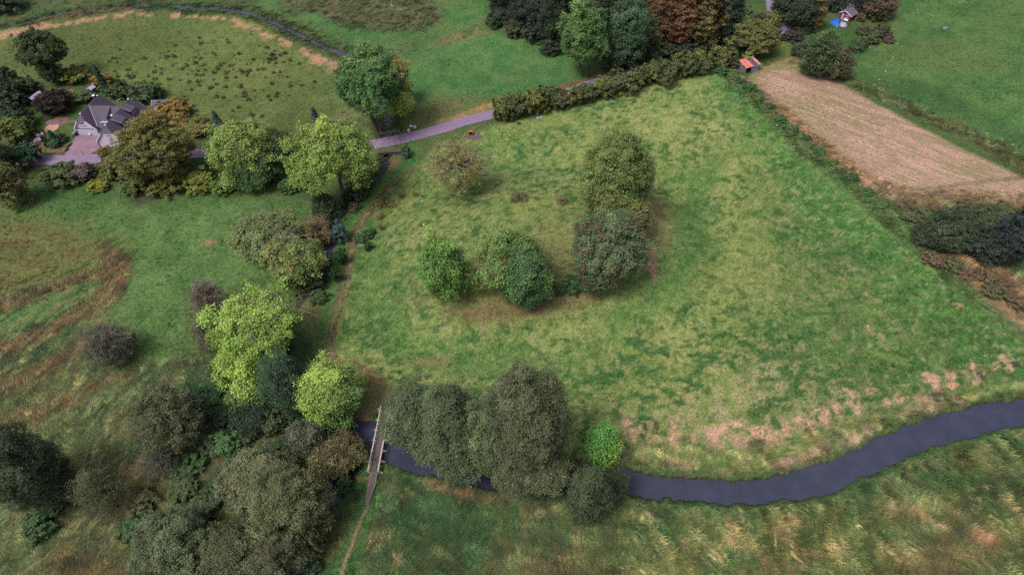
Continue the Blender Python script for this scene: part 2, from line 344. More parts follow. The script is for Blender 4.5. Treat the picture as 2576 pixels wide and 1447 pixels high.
FARLEFT = [(-200, 120), (120, 60), (300, 30), (500, 32), (645, 50), (760, 105), (860, 160), (960, 290), (940, 340), (600, 400), (430, 300), (330, 220), (160, 190), (-200, 220)]
MEADOW = [(-300, 480), (100, 430), (480, 480), (740, 480), (850, 560), (700, 700), (480, 760), (470, 900), (330, 960), (100, 1100), (-300, 1200)]
GARDEN = [(10, 300), (80, 260), (250, 235), (440, 240), (430, 300), (300, 380), (100, 398), (30, 350)]
SOUTH = [(880, 1200), (980, 1165), (1100, 1205), (1290, 1243), (1600, 1250), (1800, 1272), (1960, 1262), (2100, 1232), (2240, 1170), (2400, 1108), (2576, 1066), (3100, 1020), (3100, 1900), (600, 1900), (800, 1300)]
MOW_A = G(1930, 230)[:2]; MOW_B = G(2480, 440)[:2]; MOWD = (MOW_B-MOW_A)/np.linalg.norm(MOW_B-MOW_A)
GREY_TRACK = [(1045, 425), (1000, 452), (968, 490), (935, 525), (910, 560), (893, 590), (884, 625), (876, 660), (868, 700), (857, 745), (845, 790), (836, 830), (828, 880)]
LITTER = [(985, 972), (940, 935), (880, 905), (842, 880), (845, 790), (830, 745), (750, 765), (735, 800), (790, 860), (830, 1000), (930, 1080), (965, 1040)]
HAYPATCH = [c22(*p)+(q[0]*.3345, q[1]*.3345) for p, q in [((840, 310), (40, 22)), ((870, 385), (45, 50)), ((960, 450), (50, 22)), ((1075, 430), (40, 18)), ((1205, 400), (34, 100)), ((1235, 490), (50, 16)), ((1360, 440), (28, 45)), ((1420, 360), (40, 22)), ((1545, 440), (62, 88)), ((1500, 375), (40, 30)),
            ((1610, 470), (30, 25)), ((1690, 430), (40, 50)), ((1680, 310), (50, 25)), ((1820, 370), (70, 35)), ((1900, 400), (40, 40)), ((960, 340), (25, 16))]] + \
           [c32(*p)+(q[0]*.3345, q[1]*.3345) for p, q in [((40, 420), (60, 50)), ((140, 350), (50, 30)), ((280, 320), (35, 45)), ((320, 390), (25, 35)), ((370, 230), (55, 30)), ((420, 300), (45, 40)), ((520, 200), (28, 45)), ((630, 130), (45, 60)), ((680, 230), (18, 40)), ((800, 70), (40, 22)), ((900, 150), (25, 28)), ((970, 110), (35, 45)), ((1150, 130), (55, 25)), ((1260, 20), (35, 30)), ((1300, 90), (30, 28)), ((1390, 20), (35, 22)), ((1560, 10), (30, 14))]] + \
           [c31(*p)+(q[0]*.3345, q[1]*.3345) for p, q in [((1220, 1420), (50, 28)), ((1360, 1400), (42, 45)), ((1480, 1410), (30, 30)), ((1580, 1370), (32, 50)), ((1710, 1330), (45, 25)), ((1800, 1310), (38, 45)), ((1440, 870), (30, 14)), ((770, 1060), (16, 25))]]
HAYFAR = [c00(*p)+(q*.3345, q*.15) for p, q in [((20, 262), 70), ((90, 250), 60), ((170, 235), 70), ((240, 215), 50), ((320, 198), 60), ((365, 192), 30), ((430, 188), 36), ((515, 176), 32), ((600, 160), 40), ((670, 150), 28), ((730, 143), 28), ((785, 125), 26), ((900, 118), 50), ((975, 92), 26), ((1060, 100), 34), ((1120, 105), 32), ((1330, 115), 45), ((1410, 130), 20), ((1475, 125), 24), ((1520, 130), 28), ((1565, 130), 18), ((1620, 135), 32), ((1680, 140), 28), ((1760, 150), 34), ((1800, 180), 44), ((1860, 200), 44), ((1920, 215), 24)]] + \
         [c10(*p)+(q*.3345, q*.15) for p, q in [((10, 215), 34), ((60, 255), 38), ((100, 280), 44), ((190, 295), 20), ((215, 325), 40), ((245, 335), 40), ((345, 375), 30), ((380, 400), 44), ((440, 425), 44), ((470, 460), 60), ((500, 455), 30), ((570, 480), 40), ((580, 520), 50), ((600, 545), 30)]]
SEDGE = [((0, 770, 80), (150, 730, 80), (270, 680, 80)), ]
def swirl(x, y): return -.85+(fbm(x, y, 13, 150, 2)-.5)*3.4+np.where(x < -22, 2.0, 0)*(1-sstep((y-110)/30))
def streak(x, y, sc_, s, L):      # noise drawn out along the lie of the grass
    a = swirl(x, y); c, q = np.cos(a), np.sin(a); t = 0
    for i in range(7): t = t+vn(x+c*L*(i-3)/3, y+q*L*(i-3)/3, sc_, s)
    return np.clip((t/7-.5)*2.4+.5, 0, 1)
def colours(x, y, want_masks=False):
    n1 = fbm(x, y, 14, 1, 4); n2 = fbm(x, y, 3.5, 2, 4); n3 = fbm(x, y, 1.4, 3, 3); n0 = fbm(x, y, 45, 4, 2)
    C = np.zeros(x.shape+(3,)); rough = np.full(x.shape, .25)        # rough: how long the grass stands, 0..1
    def P(m, c, r=None):
        nonlocal C, rough
        m = np.asarray(m); c = np.asarray(c); k = m > .002; mm = m[k]; C[k] = C[k]*(1-mm[:, None])+(c[k] if c.ndim > 1 else c)*mm[:, None]
        if r is not None: rough[k] = rough[k]*(1-mm)+r*mm
    def mixs(f, a, b_): f = np.clip(f, 0, 1)[..., None]; return a*(1-f)+b_*f
    ramp = lambda v, a, b_: np.clip((v-a)/(b_-a), 0, 1)
    C[:] = mixs(ramp(n1, .3, .7), S(62, 92, 44), S(80, 98, 50))
    # north field
    m = mpoly(x, y, NORTH, 2, 1.5, 1); P(m, mixs(ramp(n2, .3, .7), S(52, 104, 50), S(76, 116, 58)), .2)
    P(m*ramp(n1, .55, .75)*.7, S(88, 104, 58))
    P(mpoly(x, y, [(1000, 330), (1040, 270), (1120, 240), (1180, 250), (1240, 262), (1110, 310)], 3, 3, 2)*.75, mixs(ramp(n3, .3, .7), S(112, 104, 64), S(90, 104, 54)), .4)
    P(mpoly(x, y, [(640, -90), (1010, -90), (1100, 40), (1060, 85), (960, 80), (890, 70), (820, 35), (720, 30)], 3, 5, 3, 9)*.85, mixs(ramp(n3, .3, .7), S(86, 72, 56), S(70, 84, 50)), .85)
    P(mpoly(x, y, [(640, 20), (760, 40), (900, 120), (1000, 120), (1080, 90), (1100, 110), (1000, 140), (880, 140), (740, 70)], 2, 3, 4)*.6, mixs(ramp(n3, .3, .7), S(92, 96, 60), S(50, 88, 46)), .7)
    P(mpoly(x, y, [(1095, 100), (1170, 72), (1240, 72), (1190, 98), (1110, 112)], 1.5, 2, 5)*.8, mixs(ramp(n3, .3, .7), S(128, 110, 74), S(80, 96, 52)), .5)
    # beyond the stream on the left
    m = mpoly(x, y, [(-400, -80), (640, -80), (650, 25), (400, 5), (180, 25), (-50, 62), (-400, 130)], 2, 2, 6); P(m, mixs(ramp(n2, .35, .65), S(52, 86, 42), S(84, 90, 56)), .45)
    # rushy pasture
    m = mpoly(x, y, FARLEFT, 3, 2, 7); P(m, mixs(ramp(n1*.5+n2*.5, .35, .65), S(78, 102, 44), S(100, 114, 56)), .25)
    P(m*ramp(n0, .45, .6)*.5, S(70, 84, 40)); P(m*ramp(n3, .62, .72)*.5, S(58, 74, 38))
    # left meadow
    m = mpoly(x, y, MEADOW, 4, 3, 8); P(m, mixs(ramp(n2, .3, .7), S(64, 104, 48), S(86, 120, 60)), .35)
    P(m*mpoly(x, y, [(-300, 560), (200, 560), (300, 620), (290, 640), (180, 690), (0, 760), (-300, 840)], 5, 4, 9, 8)*.85, mixs(ramp(n3, .3, .7), S(92, 96, 46), S(108, 110, 56)), .5)
    P(m*mpoly(x, y, [(-300, 540), (110, 540), (200, 600), (60, 740), (-300, 800)], 6, 8, 10, 8)*ramp(n2, .45, .65)*.6, S(92, 72, 50))
    P(mpoly(x, y, [(60, 430), (480, 470), (760, 455), (850, 520), (700, 500), (300, 510), (0, 500)], 4, 2, 11)*.5, S(40, 72, 40), .3)  # strip below the tree belt darkened: tree shade put into the turf colour
    P(mell(x, y, 362, 500, 42, 22, .5, .5, 12)*.6, S(70, 58, 58)); P(mell(x, y, 345, 555, 25, 9, .5, .5, 13)*.4, S(66, 60, 50))
    P(mell(x, y, 530, 612, 18, 8, .4, .4, 14)*.85, S(140, 112, 76)); P(mell(x, y, 512, 660, 10, 4, .4, .4, 15)*.6, S(120, 105, 70))
    # lower left fen
    m = mpoly(x, y, [(-300, 820), (120, 850), (230, 830), (330, 940), (480, 900), (620, 960), (760, 1080), (860, 1230), (760, 1700), (-300, 1700)], 4, 4, 25, 8)
    P(m*.95, mixs(ramp(n1*.4+n2*.6, .38, .62), S(74, 90, 54), S(56, 92, 56)), .9)
    P(m*ramp(n2, .5, .68)*.6, S(92, 104, 58)); P(m*ramp(fbm(x, y, 7, 40, 3), .56, .7)*.45, S(100, 94, 66))
    P(mpoly(x, y, [(-100, 960), (120, 900), (330, 920), (360, 980), (200, 1060), (-100, 1140)], 4, 4, 26)*.6, mixs(ramp(n3, .3, .7), S(68, 88, 42), S(92, 96, 56)), .8)
    P(mpoly(x, y, [(330, 1150), (400, 1140), (410, 1250), (330, 1330), (270, 1330)], 3, 3, 27)*ramp(n3, .35, .6)*.8, S(124, 98, 70), .8)
    P(mpoly(x, y, [(60, 1330), (190, 1140), (260, 1180), (230, 1330), (120, 1447), (40, 1447)], 4, 3, 28)*.6, S(76, 84, 48), 1.0)
    P(mpoly(x, y, [(440, 1240), (560, 1240), (600, 1290), (520, 1330), (450, 1310)], 2, 2, 29)*.7, S(34, 82, 44), .5)
    P(mpoly(x, y, [(140, 1400), (300, 1420), (460, 1447), (440, 1600), (100, 1600)], 3, 2, 30)*.8, S(86, 66, 40), .6)
    P(mpoly(x, y, [(450, 880), (600, 950), (620, 1060), (520, 1080), (420, 960)], 3, 3, 32)*.7, S(34, 74, 42), .6)
    # sedge bands
    for i, (L, w) in enumerate([([(-60, 795), (0, 775), (80, 745), (180, 712), (265, 680), (300, 660)], [2.2, 2.0, 1.6, 1.5, 1.8, 1.5]), ([(262, 630), (282, 660), (285, 700), (272, 740), (240, 770), (190, 800), (120, 840), (50, 868), (-60, 905)], [1.4, 3.0, 3.4, 3.2, 2.6, 2.2, 2.0, 2.2, 2.6]),
                                ([(-60, 1010), (20, 975), (110, 935), (170, 900), (215, 860)], [2.4, 2.4, 2.0, 1.6, 1.0]), ([(-60, 1100), (60, 1060), (180, 1010), (280, 960), (340, 930)], [1.8, 1.6, 1.4, 1.0, .6]), ([(100, 940), (180, 905), (240, 870)], [.8, .9, .6])]):
        P(mline(x, y, L, w, .8, 1.3, 20+i, 2.5)*.9, mixs(ramp(n3, .3, .7), S(96, 62, 48), S(92, 84, 56)), .9)
    P(mpoly(x, y, [(200, 770), (270, 740), (262, 810), (240, 830)], 1.5, 1.5, 24)*.7, S(120, 108, 66), .8)
    m = mpoly(x, y, [(-300, 700), (120, 700), (280, 640), (330, 940), (480, 900), (620, 960), (760, 1080), (860, 1230), (760, 1700), (-300, 1700)], 4, 4, 25, 8)
    zone = m > .01; sk = np.full(x.shape, .5); sk[zone] = streak(x[zone], y[zone], .6, 160, 2.0)
    P(m*ramp(sk, .55, .8)*.6, S(112, 108, 70)); P(m*ramp(1-sk, .55, .8)*.55, S(44, 56, 36))
    # pasture
    m = mpoly(x, y, PASTURE, 1.2, .8, 33)
    P(m, mixs(ramp(n2, .3, .7), S(103, 128, 57), S(116, 136, 65)), .15)
    dry = ramp(fbm(x, y, 22, 50, 3), .4, .62)*ramp(n2, .32, .6)
    P(m*dry*.42, mixs(ramp(n3, .3, .7), S(138, 146, 84), S(158, 154, 100)))
    for (cx, cy, rx, ry, s_) in ((1750, 760, 260, 260, 1), (1540, 700, 60, 50, 2), (1620, 1010, 280, 120, 3), (1690, 330, 180, 90, 4), (1300, 860, 330, 60, 5), (1830, 440, 120, 140, 6)):
        P(m*mell(x, y, cx, cy, rx, ry, .6, .5, 50+s_, 9)*ramp(n3, .25, .6)*.35, S(146, 150, 84))
    gz = ramp(fbm(x, y, 11, 51, 3), .5, .68)
    P(m*gz*.35, S(80, 118, 50))
    for (cx, cy, rx, ry, s_) in ((1690, 640, 90, 70, 1), (1640, 720, 60, 50, 2), (950, 740, 90, 130, 3), (1180, 890, 180, 50, 4), (1990, 830, 90, 90, 5), (1450, 960, 150, 40, 6), (1230, 420, 130, 60, 7), (1740, 520, 60, 110, 8), (2110, 600, 130, 160, 9), (2300, 880, 240, 130, 10), (1980, 560, 60, 200, 11), (2060, 900, 120, 120, 12)):
        P(m*mell(x, y, cx, cy, rx, ry, .6, .5, 60+s_, 7)*.45, mixs(ramp(n3, .3, .7), S(60, 106, 46), S(84, 122, 56)), .3)
    edge = mline(x, y, [(1800, 178), (1855, 225), (1960, 335), (2090, 455), (2200, 550), (2330, 665), (2450, 770), (2576, 865), (2800, 1010)], [3, 6, 8, 11, 14, 14, 14, 12, 12], 4, 3, 34, 6)
    P(m*edge*.8, mixs(ramp(n3, .3, .7), S(42, 108, 40), S(78, 132, 54)), .4)
    P(m*mpoly(x, y, [(2000, 560), (2330, 680), (2576, 870), (2600, 1020), (2200, 1120), (1900, 1100), (1850, 900)], 8, 8, 35, 12)*ramp(n2, .35, .6)*.55, S(74, 100, 50), .5)
    P(m*mpoly(x, y, [(1860, 850), (1960, 860), (2080, 960), (2200, 1020), (2000, 1120), (1560, 1150), (1500, 1040), (1700, 1000)], 5, 6, 36, 6)*ramp(n3, .4, .62)*.6, S(150, 142, 104), .5)
    tuft = ramp(fbm(x*.75+.25*y, y*1.1, 1.25, 52, 3), .54, .62)*ramp(fbm(x, y, 8, 53, 3), .3, .5)
    P(m*tuft*.9, S(50, 98, 42), .5); P(m*ramp(fbm(x, y, 1.2, 54, 2), .6, .7)*.6, S(54, 98, 40), .4)
    P(m*ramp(fbm(x, y, 1.1, 55, 2), .66, .76)*.5, S(150, 148, 104))
    P(m*mline(x, y, [(1540, 800), (1640, 745), (1700, 680), (1735, 600), (1745, 530), (1780, 440), (1850, 370)], [3, 5, 5, 4, 3, 3, 2], 2.5, 2.0, 141, 5)*.6, mixs(ramp(n3, .3, .7), S(54, 104, 42), S(84, 124, 54)), .3)
    P(m*mline(x, y, [(960, 560), (935, 650), (940, 760), (990, 850), (1100, 905), (1280, 920), (1440, 895), (1540, 840)], [2, 4, 5, 4, 3, 2.5, 2], 2.5, 2.2, 142, 5)*.5, mixs(ramp(n3, .3, .7), S(54, 104, 42), S(84, 120, 54)), .3)
    # bare and littered ground under the mound trees
    P(mline(x, y, [(1130, 790), (1220, 790), (1330, 775), (1420, 760), (1500, 745)], [.8, 2.2, 2.6, 2.0, 1.0], 1.6, 1.8, 37, 3)*.85, mixs(ramp(n3, .3, .7), S(104, 82, 60), S(112, 104, 66)))
    P(mell(x, y, 1300, 700, 220, 80, .8, .5, 38)*.5, S(112, 100, 66)); P(mell(x, y, 1400, 640, 60, 110, .8, .5, 39)*.4, S(124, 112, 74))
    P(mell(x, y, 1640, 545, 40, 70, .6, .5, 40)*.7, S(136, 120, 82)); P(mell(x, y, 1638, 665, 15, 36, .35, .4, 41, 1.2), S(158, 118, 112)); P(mell(x, y, 1630, 630, 25, 28, .5, .4, 42)*.7, S(146, 118, 92))
    P(mell(x, y, 1000, 750, 8, 6, .4, .4, 43)*.7, S(120, 84, 66)); P(mell(x, y, 1080, 910, 50, 14, .5, .5, 44)*.5, S(122, 108, 74))
    # cut hay lying near the river
    for i, (cx, cy, rx, ry) in enumerate(HAYPATCH):
        P(mell(x, y, cx, cy, rx*1.25, ry*1.25, .4, 1.1, 100+i, 1.6)*ramp(fbm(x, y, .8, 99, 2), .28, .5)*.9, mixs(ramp(n3, .35, .65), S(204, 156, 142), S(170, 138, 112)), .3)
    for cx, cy, rx, ry in [c22(1840, 460)+(22, 14), c22(1000, 350)+(7, 14), c22(1080, 335)+(7, 14), c22(985, 430)+(5, 14), c32(840, 230)+(24, 9), c32(310, 370)+(6, 15), c32(1290, 95)+(18, 10), c31(1600, 1400)+(8, 14), c31(1870, 1320)+(14, 6), c22(1880, 545)+(20, 7), c32(430, 380)+(20, 9)]:
        P(mell(x, y, cx, cy, rx, ry, .25, .6, int(cx) % 97, 1.0)*.85, S(66, 58, 62))
    for i, (cx, cy, rx, ry) in enumerate(HAYFAR):
        P(mell(x, y, cx, cy, rx, max(ry, 3.2), .3, .5, 200+i, 1.5)*.9, mixs(ramp(n3, .3, .7), S(178, 132, 110), S(150, 122, 92)), .2)
    # south of the river: long rough grass
    m = mpoly(x, y, SOUTH, .8, .6, 45)
    P(m, mixs(ramp(n2, .35, .65), S(50, 84, 48), S(70, 92, 50)), .75)
    e = mpoly(x, y, [(1560, 1250), (1800, 1272), (2100, 1232), (2400, 1108), (3100, 1000), (3100, 1900), (1300, 1900), (1500, 1400)], 6, 6, 46, 10)
    P(m*e, mixs(ramp(n2*.5+n1*.5, .4, .6), S(66, 92, 48), S(92, 104, 56)), 1.0)
    zone = m > .01; sk = np.full(x.shape, .5); sk[zone] = streak(x[zone], y[zone], .65, 161, 2.4)
    P(m*e*ramp(sk, .55, .8)*.7, S(146, 142, 88)); P(m*e*ramp(1-sk, .55, .8)*.65, S(54, 76, 44)); P(m*(1-e)*ramp(1-sk, .55, .8)*.5, S(38, 66, 40)); P(m*e*ramp(fbm(x, y, 2.2, 56, 4), .56, .66)*.6, S(156, 130, 96)); P(m*e*ramp(fbm(x, y, 5.5, 57, 3), .56, .68)*.7, S(44, 82, 46)); P(m*e*ramp(fbm(x, y, 9, 58, 3), .6, .72)*.5, S(78, 72, 42))
    P(m*mpoly(x, y, [(1150, 1447), (1300, 1370), (1500, 1390), (1560, 1470), (1500, 1600), (1100, 1600)], 4, 4, 47)*.75, mixs(ramp(n3, .3, .7), S(84, 68, 48), S(60, 66, 40)), .9)
    P(m*mpoly(x, y, [(2150, 1400), (2330, 1340), (2450, 1400), (2420, 1600), (2100, 1600)], 4, 4, 48)*.7, S(74, 64, 40), 1)
    P(m*mell(x, y, 2455, 1352, 38, 22, .5, .5, 49)*.75, S(140, 108, 82))
    P(m*(1-e)*ramp(fbm(x, y, 4.0, 59, 3), .54, .66)*.6, S(106, 98, 62)); P(m*(1-e)*ramp(fbm(x, y, 2.5, 60, 3), .5, .6)*.5, S(36, 84, 46))
    P(mpoly(x, y, [(985, 1162), (1040, 1168), (1100, 1205), (1240, 1240), (1330, 1243), (1280, 1262), (1180, 1258), (1100, 1240), (1060, 1215), (1010, 1180)], 1, 1, 64)*.8, mixs(ramp(n3, .35, .65), S(142, 108, 84), S(98, 92, 58)), .5)
    # banks
    _, sdr, s1, s2 = carve(x, y)
    up = mpoly(x, y, [(1540, 1100), (1900, 1120), (2200, 1040), (2600, 950), (3100, 900), (3100, 1010), (2576, 1030), (2400, 1070), (2232, 1130), (2100, 1200), (1900, 1240), (1540, 1215)], 2, 1, 65)
    P(up*(1-sstep((sdr-5)/3))*.85, mixs(ramp(n3, .3, .7), S(82, 112, 54), S(126, 126, 78)), .65)
    P(up*(1-sstep((sdr-2.5)/1.5))*ramp(fbm(x, y, 5, 66, 3), .42, .6)*.8, S(156, 132, 116), .8)
    P((1-sstep((sdr-.9)/.7))*.8, S(58, 92, 46), .4)
    P((1-sstep((s1-.9)/1.0))*.8, mixs(ramp(n3, .3, .7), S(44, 66, 42), S(72, 74, 48)), .8); P((1-sstep((s2-2.2)/1.5))*.7, mixs(ramp(n3, .3, .7), S(40, 72, 38), S(66, 74, 42)), .8)
    P(mline(x, y, [(80, 60), (134, 43), (200, 33), (260, 26), (330, 18)], [1.0, 1.5, 1.5, 1.0], .6, .8, 67)*.8, S(106, 76, 58), .6)
    for sdv in (sdr, s1, s2): P(1-sstep((sdv-.05)/.3), S(52, 46, 40), 0)
    # right field
    m = mpoly(x, y, RIGHT, 1.5, 1, 68); P(m, mixs(ramp(n2, .3, .7), S(56, 102, 48), S(80, 118, 58)), .3)
    P(m*ramp(fbm(x, y, 20, 69, 3), .5, .62)*.6, S(86, 112, 56)); P(m*mline(x, y, [(2150, 215), (2260, 215), (2360, 250), (2460, 300), (2600, 380)], [3, 5, 5, 4], 3, 2, 70)*.5, S(44, 80, 46))
    P(mell(x, y, 2371, 71, 20, 3, .4, .3, 71)*.6, S(66, 74, 56))
    # ditch bank between hay and right field
    P(mline(x, y, [(2010, 152), (2060, 176), (2170, 218), (2330, 292), (2460, 352), (2600, 425), (2900, 580)], [.8, 1.2, 2.2, 2.6, 2.8, 2.8], 1, .8, 72)*.85, mixs(ramp(n3, .3, .7), S(58, 66, 44), S(84, 92, 54)), .9)
    # mown hay field
    m = mpoly(x, y, HAY, .8, .5, 73)
    P(m, mixs(ramp(n2, .3, .7), S(164, 130, 119), S(180, 143, 136)), .12); P(m*ramp(fbm(x, y, 16, 76, 3), .45, .65)*.45, S(134, 130, 92))
    P(m*mpoly(x, y, [(2200, 330), (2420, 420), (2576, 470), (2576, 500), (2300, 490), (2180, 430)], 8, 4, 79)*.35*ramp(n2, .35, .6), S(182, 140, 130))
    P(m*mline(x, y, [(2600, 448), (2520, 452), (2440, 462), (2360, 470)], [.6, .7, .4], .4, .5, 80)*.6, S(92, 74, 84)); P(m*mline(x, y, [(1895, 200), (1915, 180), (1955, 168), (2010, 172)], [1.2, 1.5, 1.2], .8, .8, 81)*.7, S(104, 124, 62))
    # headland of the hay field, brambles and straw
    m = mpoly(x, y, DITCH, .6, .6, 82); P(m, mixs(ramp(n3, .3, .7), S(56, 94, 52), S(84, 104, 62)), .8)
    for i, (L, w) in enumerate([([(1865, 200), (1900, 222), (1940, 258), (1985, 290), (2040, 335), (2090, 378), (2140, 425), (2185, 455), (2230, 478)], [1.6, 1.8, 1.8, 1.8, 2.0, 2.2, 2.6, 3.0, 3.5]), ([(2230, 478), (2300, 495), (2400, 495), (2500, 500), (2700, 520)], [3, 3.4, 3.0, 2.6]),
                                ([(2400, 640), (2450, 680), (2500, 710), (2560, 760), (2640, 820)], [4, 4, 6, 6])]):
        P(mline(x, y, L, w, .8, 1.0, 83+i)*.85, mixs(ramp(n3, .3, .65), S(172, 128, 104) if i == 0 else S(144, 116, 94), S(118, 100, 78)), .6)
    P(mline(x, y, [(2350, 645), (2400, 680), (2450, 720), (2520, 770), (2600, 830)], [.5, .5, .5], .3, .3, 87)*.7, S(136, 112, 86))
    # lane around the shelter
    P(mpoly(x, y, [(1895, 190), (1935, 165), (2000, 150), (1990, 110), (1970, 100), (1940, 150), (1890, 165)], 1.2, .8, 88)*.6, S(96, 116, 60), .3)
    P(mline(x, y, [(1905, 205), (1918, 182), (1948, 162), (1990, 150)], [.5, .6, .5], .3, .25, 89)*.8, S(164, 124, 92)); P(mline(x, y, [(1925, 215), (1942, 190), (1985, 168)], [.45, .5], .3, .25, 90)*.6, S(160, 128, 96))
    P(mline(x, y, [(1995, 148), (2030, 165), (2080, 190), (2110, 205)], [.9, 1.0, .6], .5, .4, 91)*.8, S(140, 104, 88))
    # red cabin lawn
    P(mpoly(x, y, [(2015, 100), (2060, 60), (2110, 50), (2160, 60), (2200, 50), (2215, 75), (2165, 120), (2120, 125)], 1.5, 1, 92), mixs(ramp(n2, .3, .7), S(46, 90, 36), S(72, 104, 44)), .15)
    P(mell(x, y, 2195, 55, 22, 14, .5, .4, 93)*.6, S(96, 92, 52)); P(mpoly(x, y, [(1860, 45), (1960, 30), (2000, 60), (1900, 60)], 1.5, 1, 94)*.8, S(44, 70, 38), .2)
    # farm garden
    P(mpoly(x, y, GARDEN, 2, 1, 95), mixs(ramp(n2, .3, .7), S(52, 88, 34), S(76, 100, 40)), .1)
    P(mell(x, y, 145, 306, 26, 11, .12, .12, 96, 1), S(124, 92, 98), 0); P(mell(x, y, 180, 305, 12, 4, .2, .2, 97, 1), S(120, 92, 96), 0)
    P(mell(x, y, 130, 323, 15.5, 6, .06, .05, 98, 1), S(190, 150, 136), 0); P(mell(x, y, 130, 323, 12, 4.5, .3, .5, 99, .8)*.5, S(150, 100, 84), 0)
    P(mpoly(x, y, [(75, 345), (100, 338), (112, 352), (108, 380), (98, 398), (86, 392)], .5, .3, 101)*.8, S(134, 106, 92)); P(mpoly(x, y, [(112, 375), (160, 372), (178, 355), (184, 362), (168, 386), (115, 386)], .4, .2, 102)*.7, S(126, 92, 84))
    P(mpoly(x, y, [(238, 380), (280, 374), (285, 388), (232, 392)], .4, .3, 103)*.8, S(110, 70, 56))
    P(mpoly(x, y, [(-100, 412), (300, 412), (480, 420), (480, 470), (100, 450), (-100, 470)], 2, 1, 104)*.6, mixs(ramp(n3, .35, .65), S(56, 76, 38), S(84, 84, 48)), .7)
    # verges, tracks, litter
    P(mline(x, y, [(1100, 308), (1160, 292), (1215, 272), (1260, 258)], [.5, 1.4, 1.5, 1.2], .35, .35, 105)*.9, mixs(ramp(n3, .3, .7), S(156, 120, 76), S(120, 112, 62)), .1)
    P(mline(x, y, [(1385, 232), (1430, 215), (1500, 196), (1540, 185)], [1.2, 1.4, 1.2], .5, .4, 106)*.9, S(112, 84, 66), .1)
    P(mpoly(x, y, [(1022, 352), (1062, 345), (1060, 400), (1010, 460), (960, 520), (900, 590), (868, 690), (850, 690), (878, 590), (940, 500), (990, 440)], 1.0, .8, 107)*.8, mixs(ramp(n3, .3, .7), S(44, 100, 44), S(68, 108, 50)), .35)
    P(mpoly(x, y, [(985, 400), (1012, 400), (1000, 425), (972, 440)], .7, .6, 108)*.7, S(126, 104, 70), .3)
    P(mpoly(x, y, LITTER, 1.4, 1.2, 109)*.85, mixs(ramp(n2, .35, .65), S(124, 104, 72), S(104, 118, 60)), .1)
    P(mpoly(x, y, [(780, 850), (825, 800), (836, 870), (860, 900), (940, 950), (975, 985), (955, 1060), (900, 1000), (840, 960)], 2, 2, 110)*.8, mixs(ramp(n3, .35, .65), S(134, 110, 84), S(114, 110, 68)), .1)
    P(mell(x, y, 812, 760, 18, 6, .4, .4, 111)*.8, S(96, 66, 60))
    P(mline(x, y, [(px_-24, py_+2) for px_, py_ in GREY_TRACK], [1.8, 1.8, 1.6, 1.4], .6, .5, 143)*.9, mixs(ramp(n3, .3, .7), S(52, 112, 46), S(78, 120, 54)), .35)
    P(mline(x, y, GREY_TRACK, [1.5, 1.4, 1.3, 1.3, 1.6], .5, .3, 112)*.65, S(98, 118, 60), .1)
    for off, w in ((-.7, .40), (.7, .36)):
        L = smooth_line(wp(GREY_TRACK), 4); A_, B_ = offset(L, abs(off)); L = A_ if off > 0 else B_
        d, tt = seg_dist(x, y, L); d = d+(vn(x, y, 1.1, 113)-.5)*.2; mm = (1-sstep((d-w+.15)/.3))*np.interp(tt, [0, 8, 20, 40, 50], [.5, .95, .95, .8, .5])
        P(mm*.9, S(96, 76, 66), 0)
    P(mline(x, y, [(950, 1195), (935, 1235), (915, 1290), (890, 1360), (862, 1447), (830, 1560)], [1.4, 1.8, 2.2, 2.8], .6, .5, 114)*.8, mixs(ramp(n3, .3, .7), S(52, 98, 46), S(76, 110, 52)), .35)
    P(mline(x, y, [(931, 1245), (921, 1285), (904, 1320), (885, 1375), (866, 1420), (852, 1470), (830, 1560)], [.2, .22, .22, .26], .12, .1, 115), S(136, 110, 94), 0)
    P(mline(x, y, [(1045, 426), (1013, 451), (999, 459), (966, 500), (937, 529), (921, 542), (899, 593), (892, 618), (881, 645), (878, 705), (859, 768), (839, 832), (836, 889), (863, 902), (910, 926), (969, 959)], .32, .25, .35, 144)*.75, mixs(ramp(n3, .35, .6), S(64, 74, 44), S(160, 142, 104)), .4)
    P(mell(x, y, *cT(300, 740), 22, 8, .3, .5, 116, .8)*.9, S(104, 76, 98), 0); P(mell(x, y, *cR(1430, 700), 12, 3, .4, .4, 117)*.6, S(88, 70, 72), 0); P(mell(x, y, *cR(1350, 735), 8, 2.5, .4, .4, 118)*.6, S(84, 68, 70), 0)
    rg = random.Random(5)
    for _ in range(26):            # molehills
        cx, cy = rg.choice([(2165, 690), (1960, 620), (1800, 1000), (1400, 880), (1850, 900)]); P(mell(x, y, cx+rg.gauss(0, 60)-500*(cx > 2100), cy+rg.gauss(0, 40), 5, 3, .4, .4, _)*.5, S(86, 72, 66))
    C *= (.86+.28*fbm(x, y, 30, 120, 2))[..., None]
    lum = (C@np.array([.3, .59, .11]))[..., None]; C = (C*.80+lum*.20)*np.array([1.06, 1.0, .93])
    rough = np.where((sdr < 1.0), np.minimum(rough, .35), rough); rough = np.where((sdr < .2) | (s1 < .1) | (s2 < .1), 0, rough)
    return C, np.clip(rough, 0, 1)
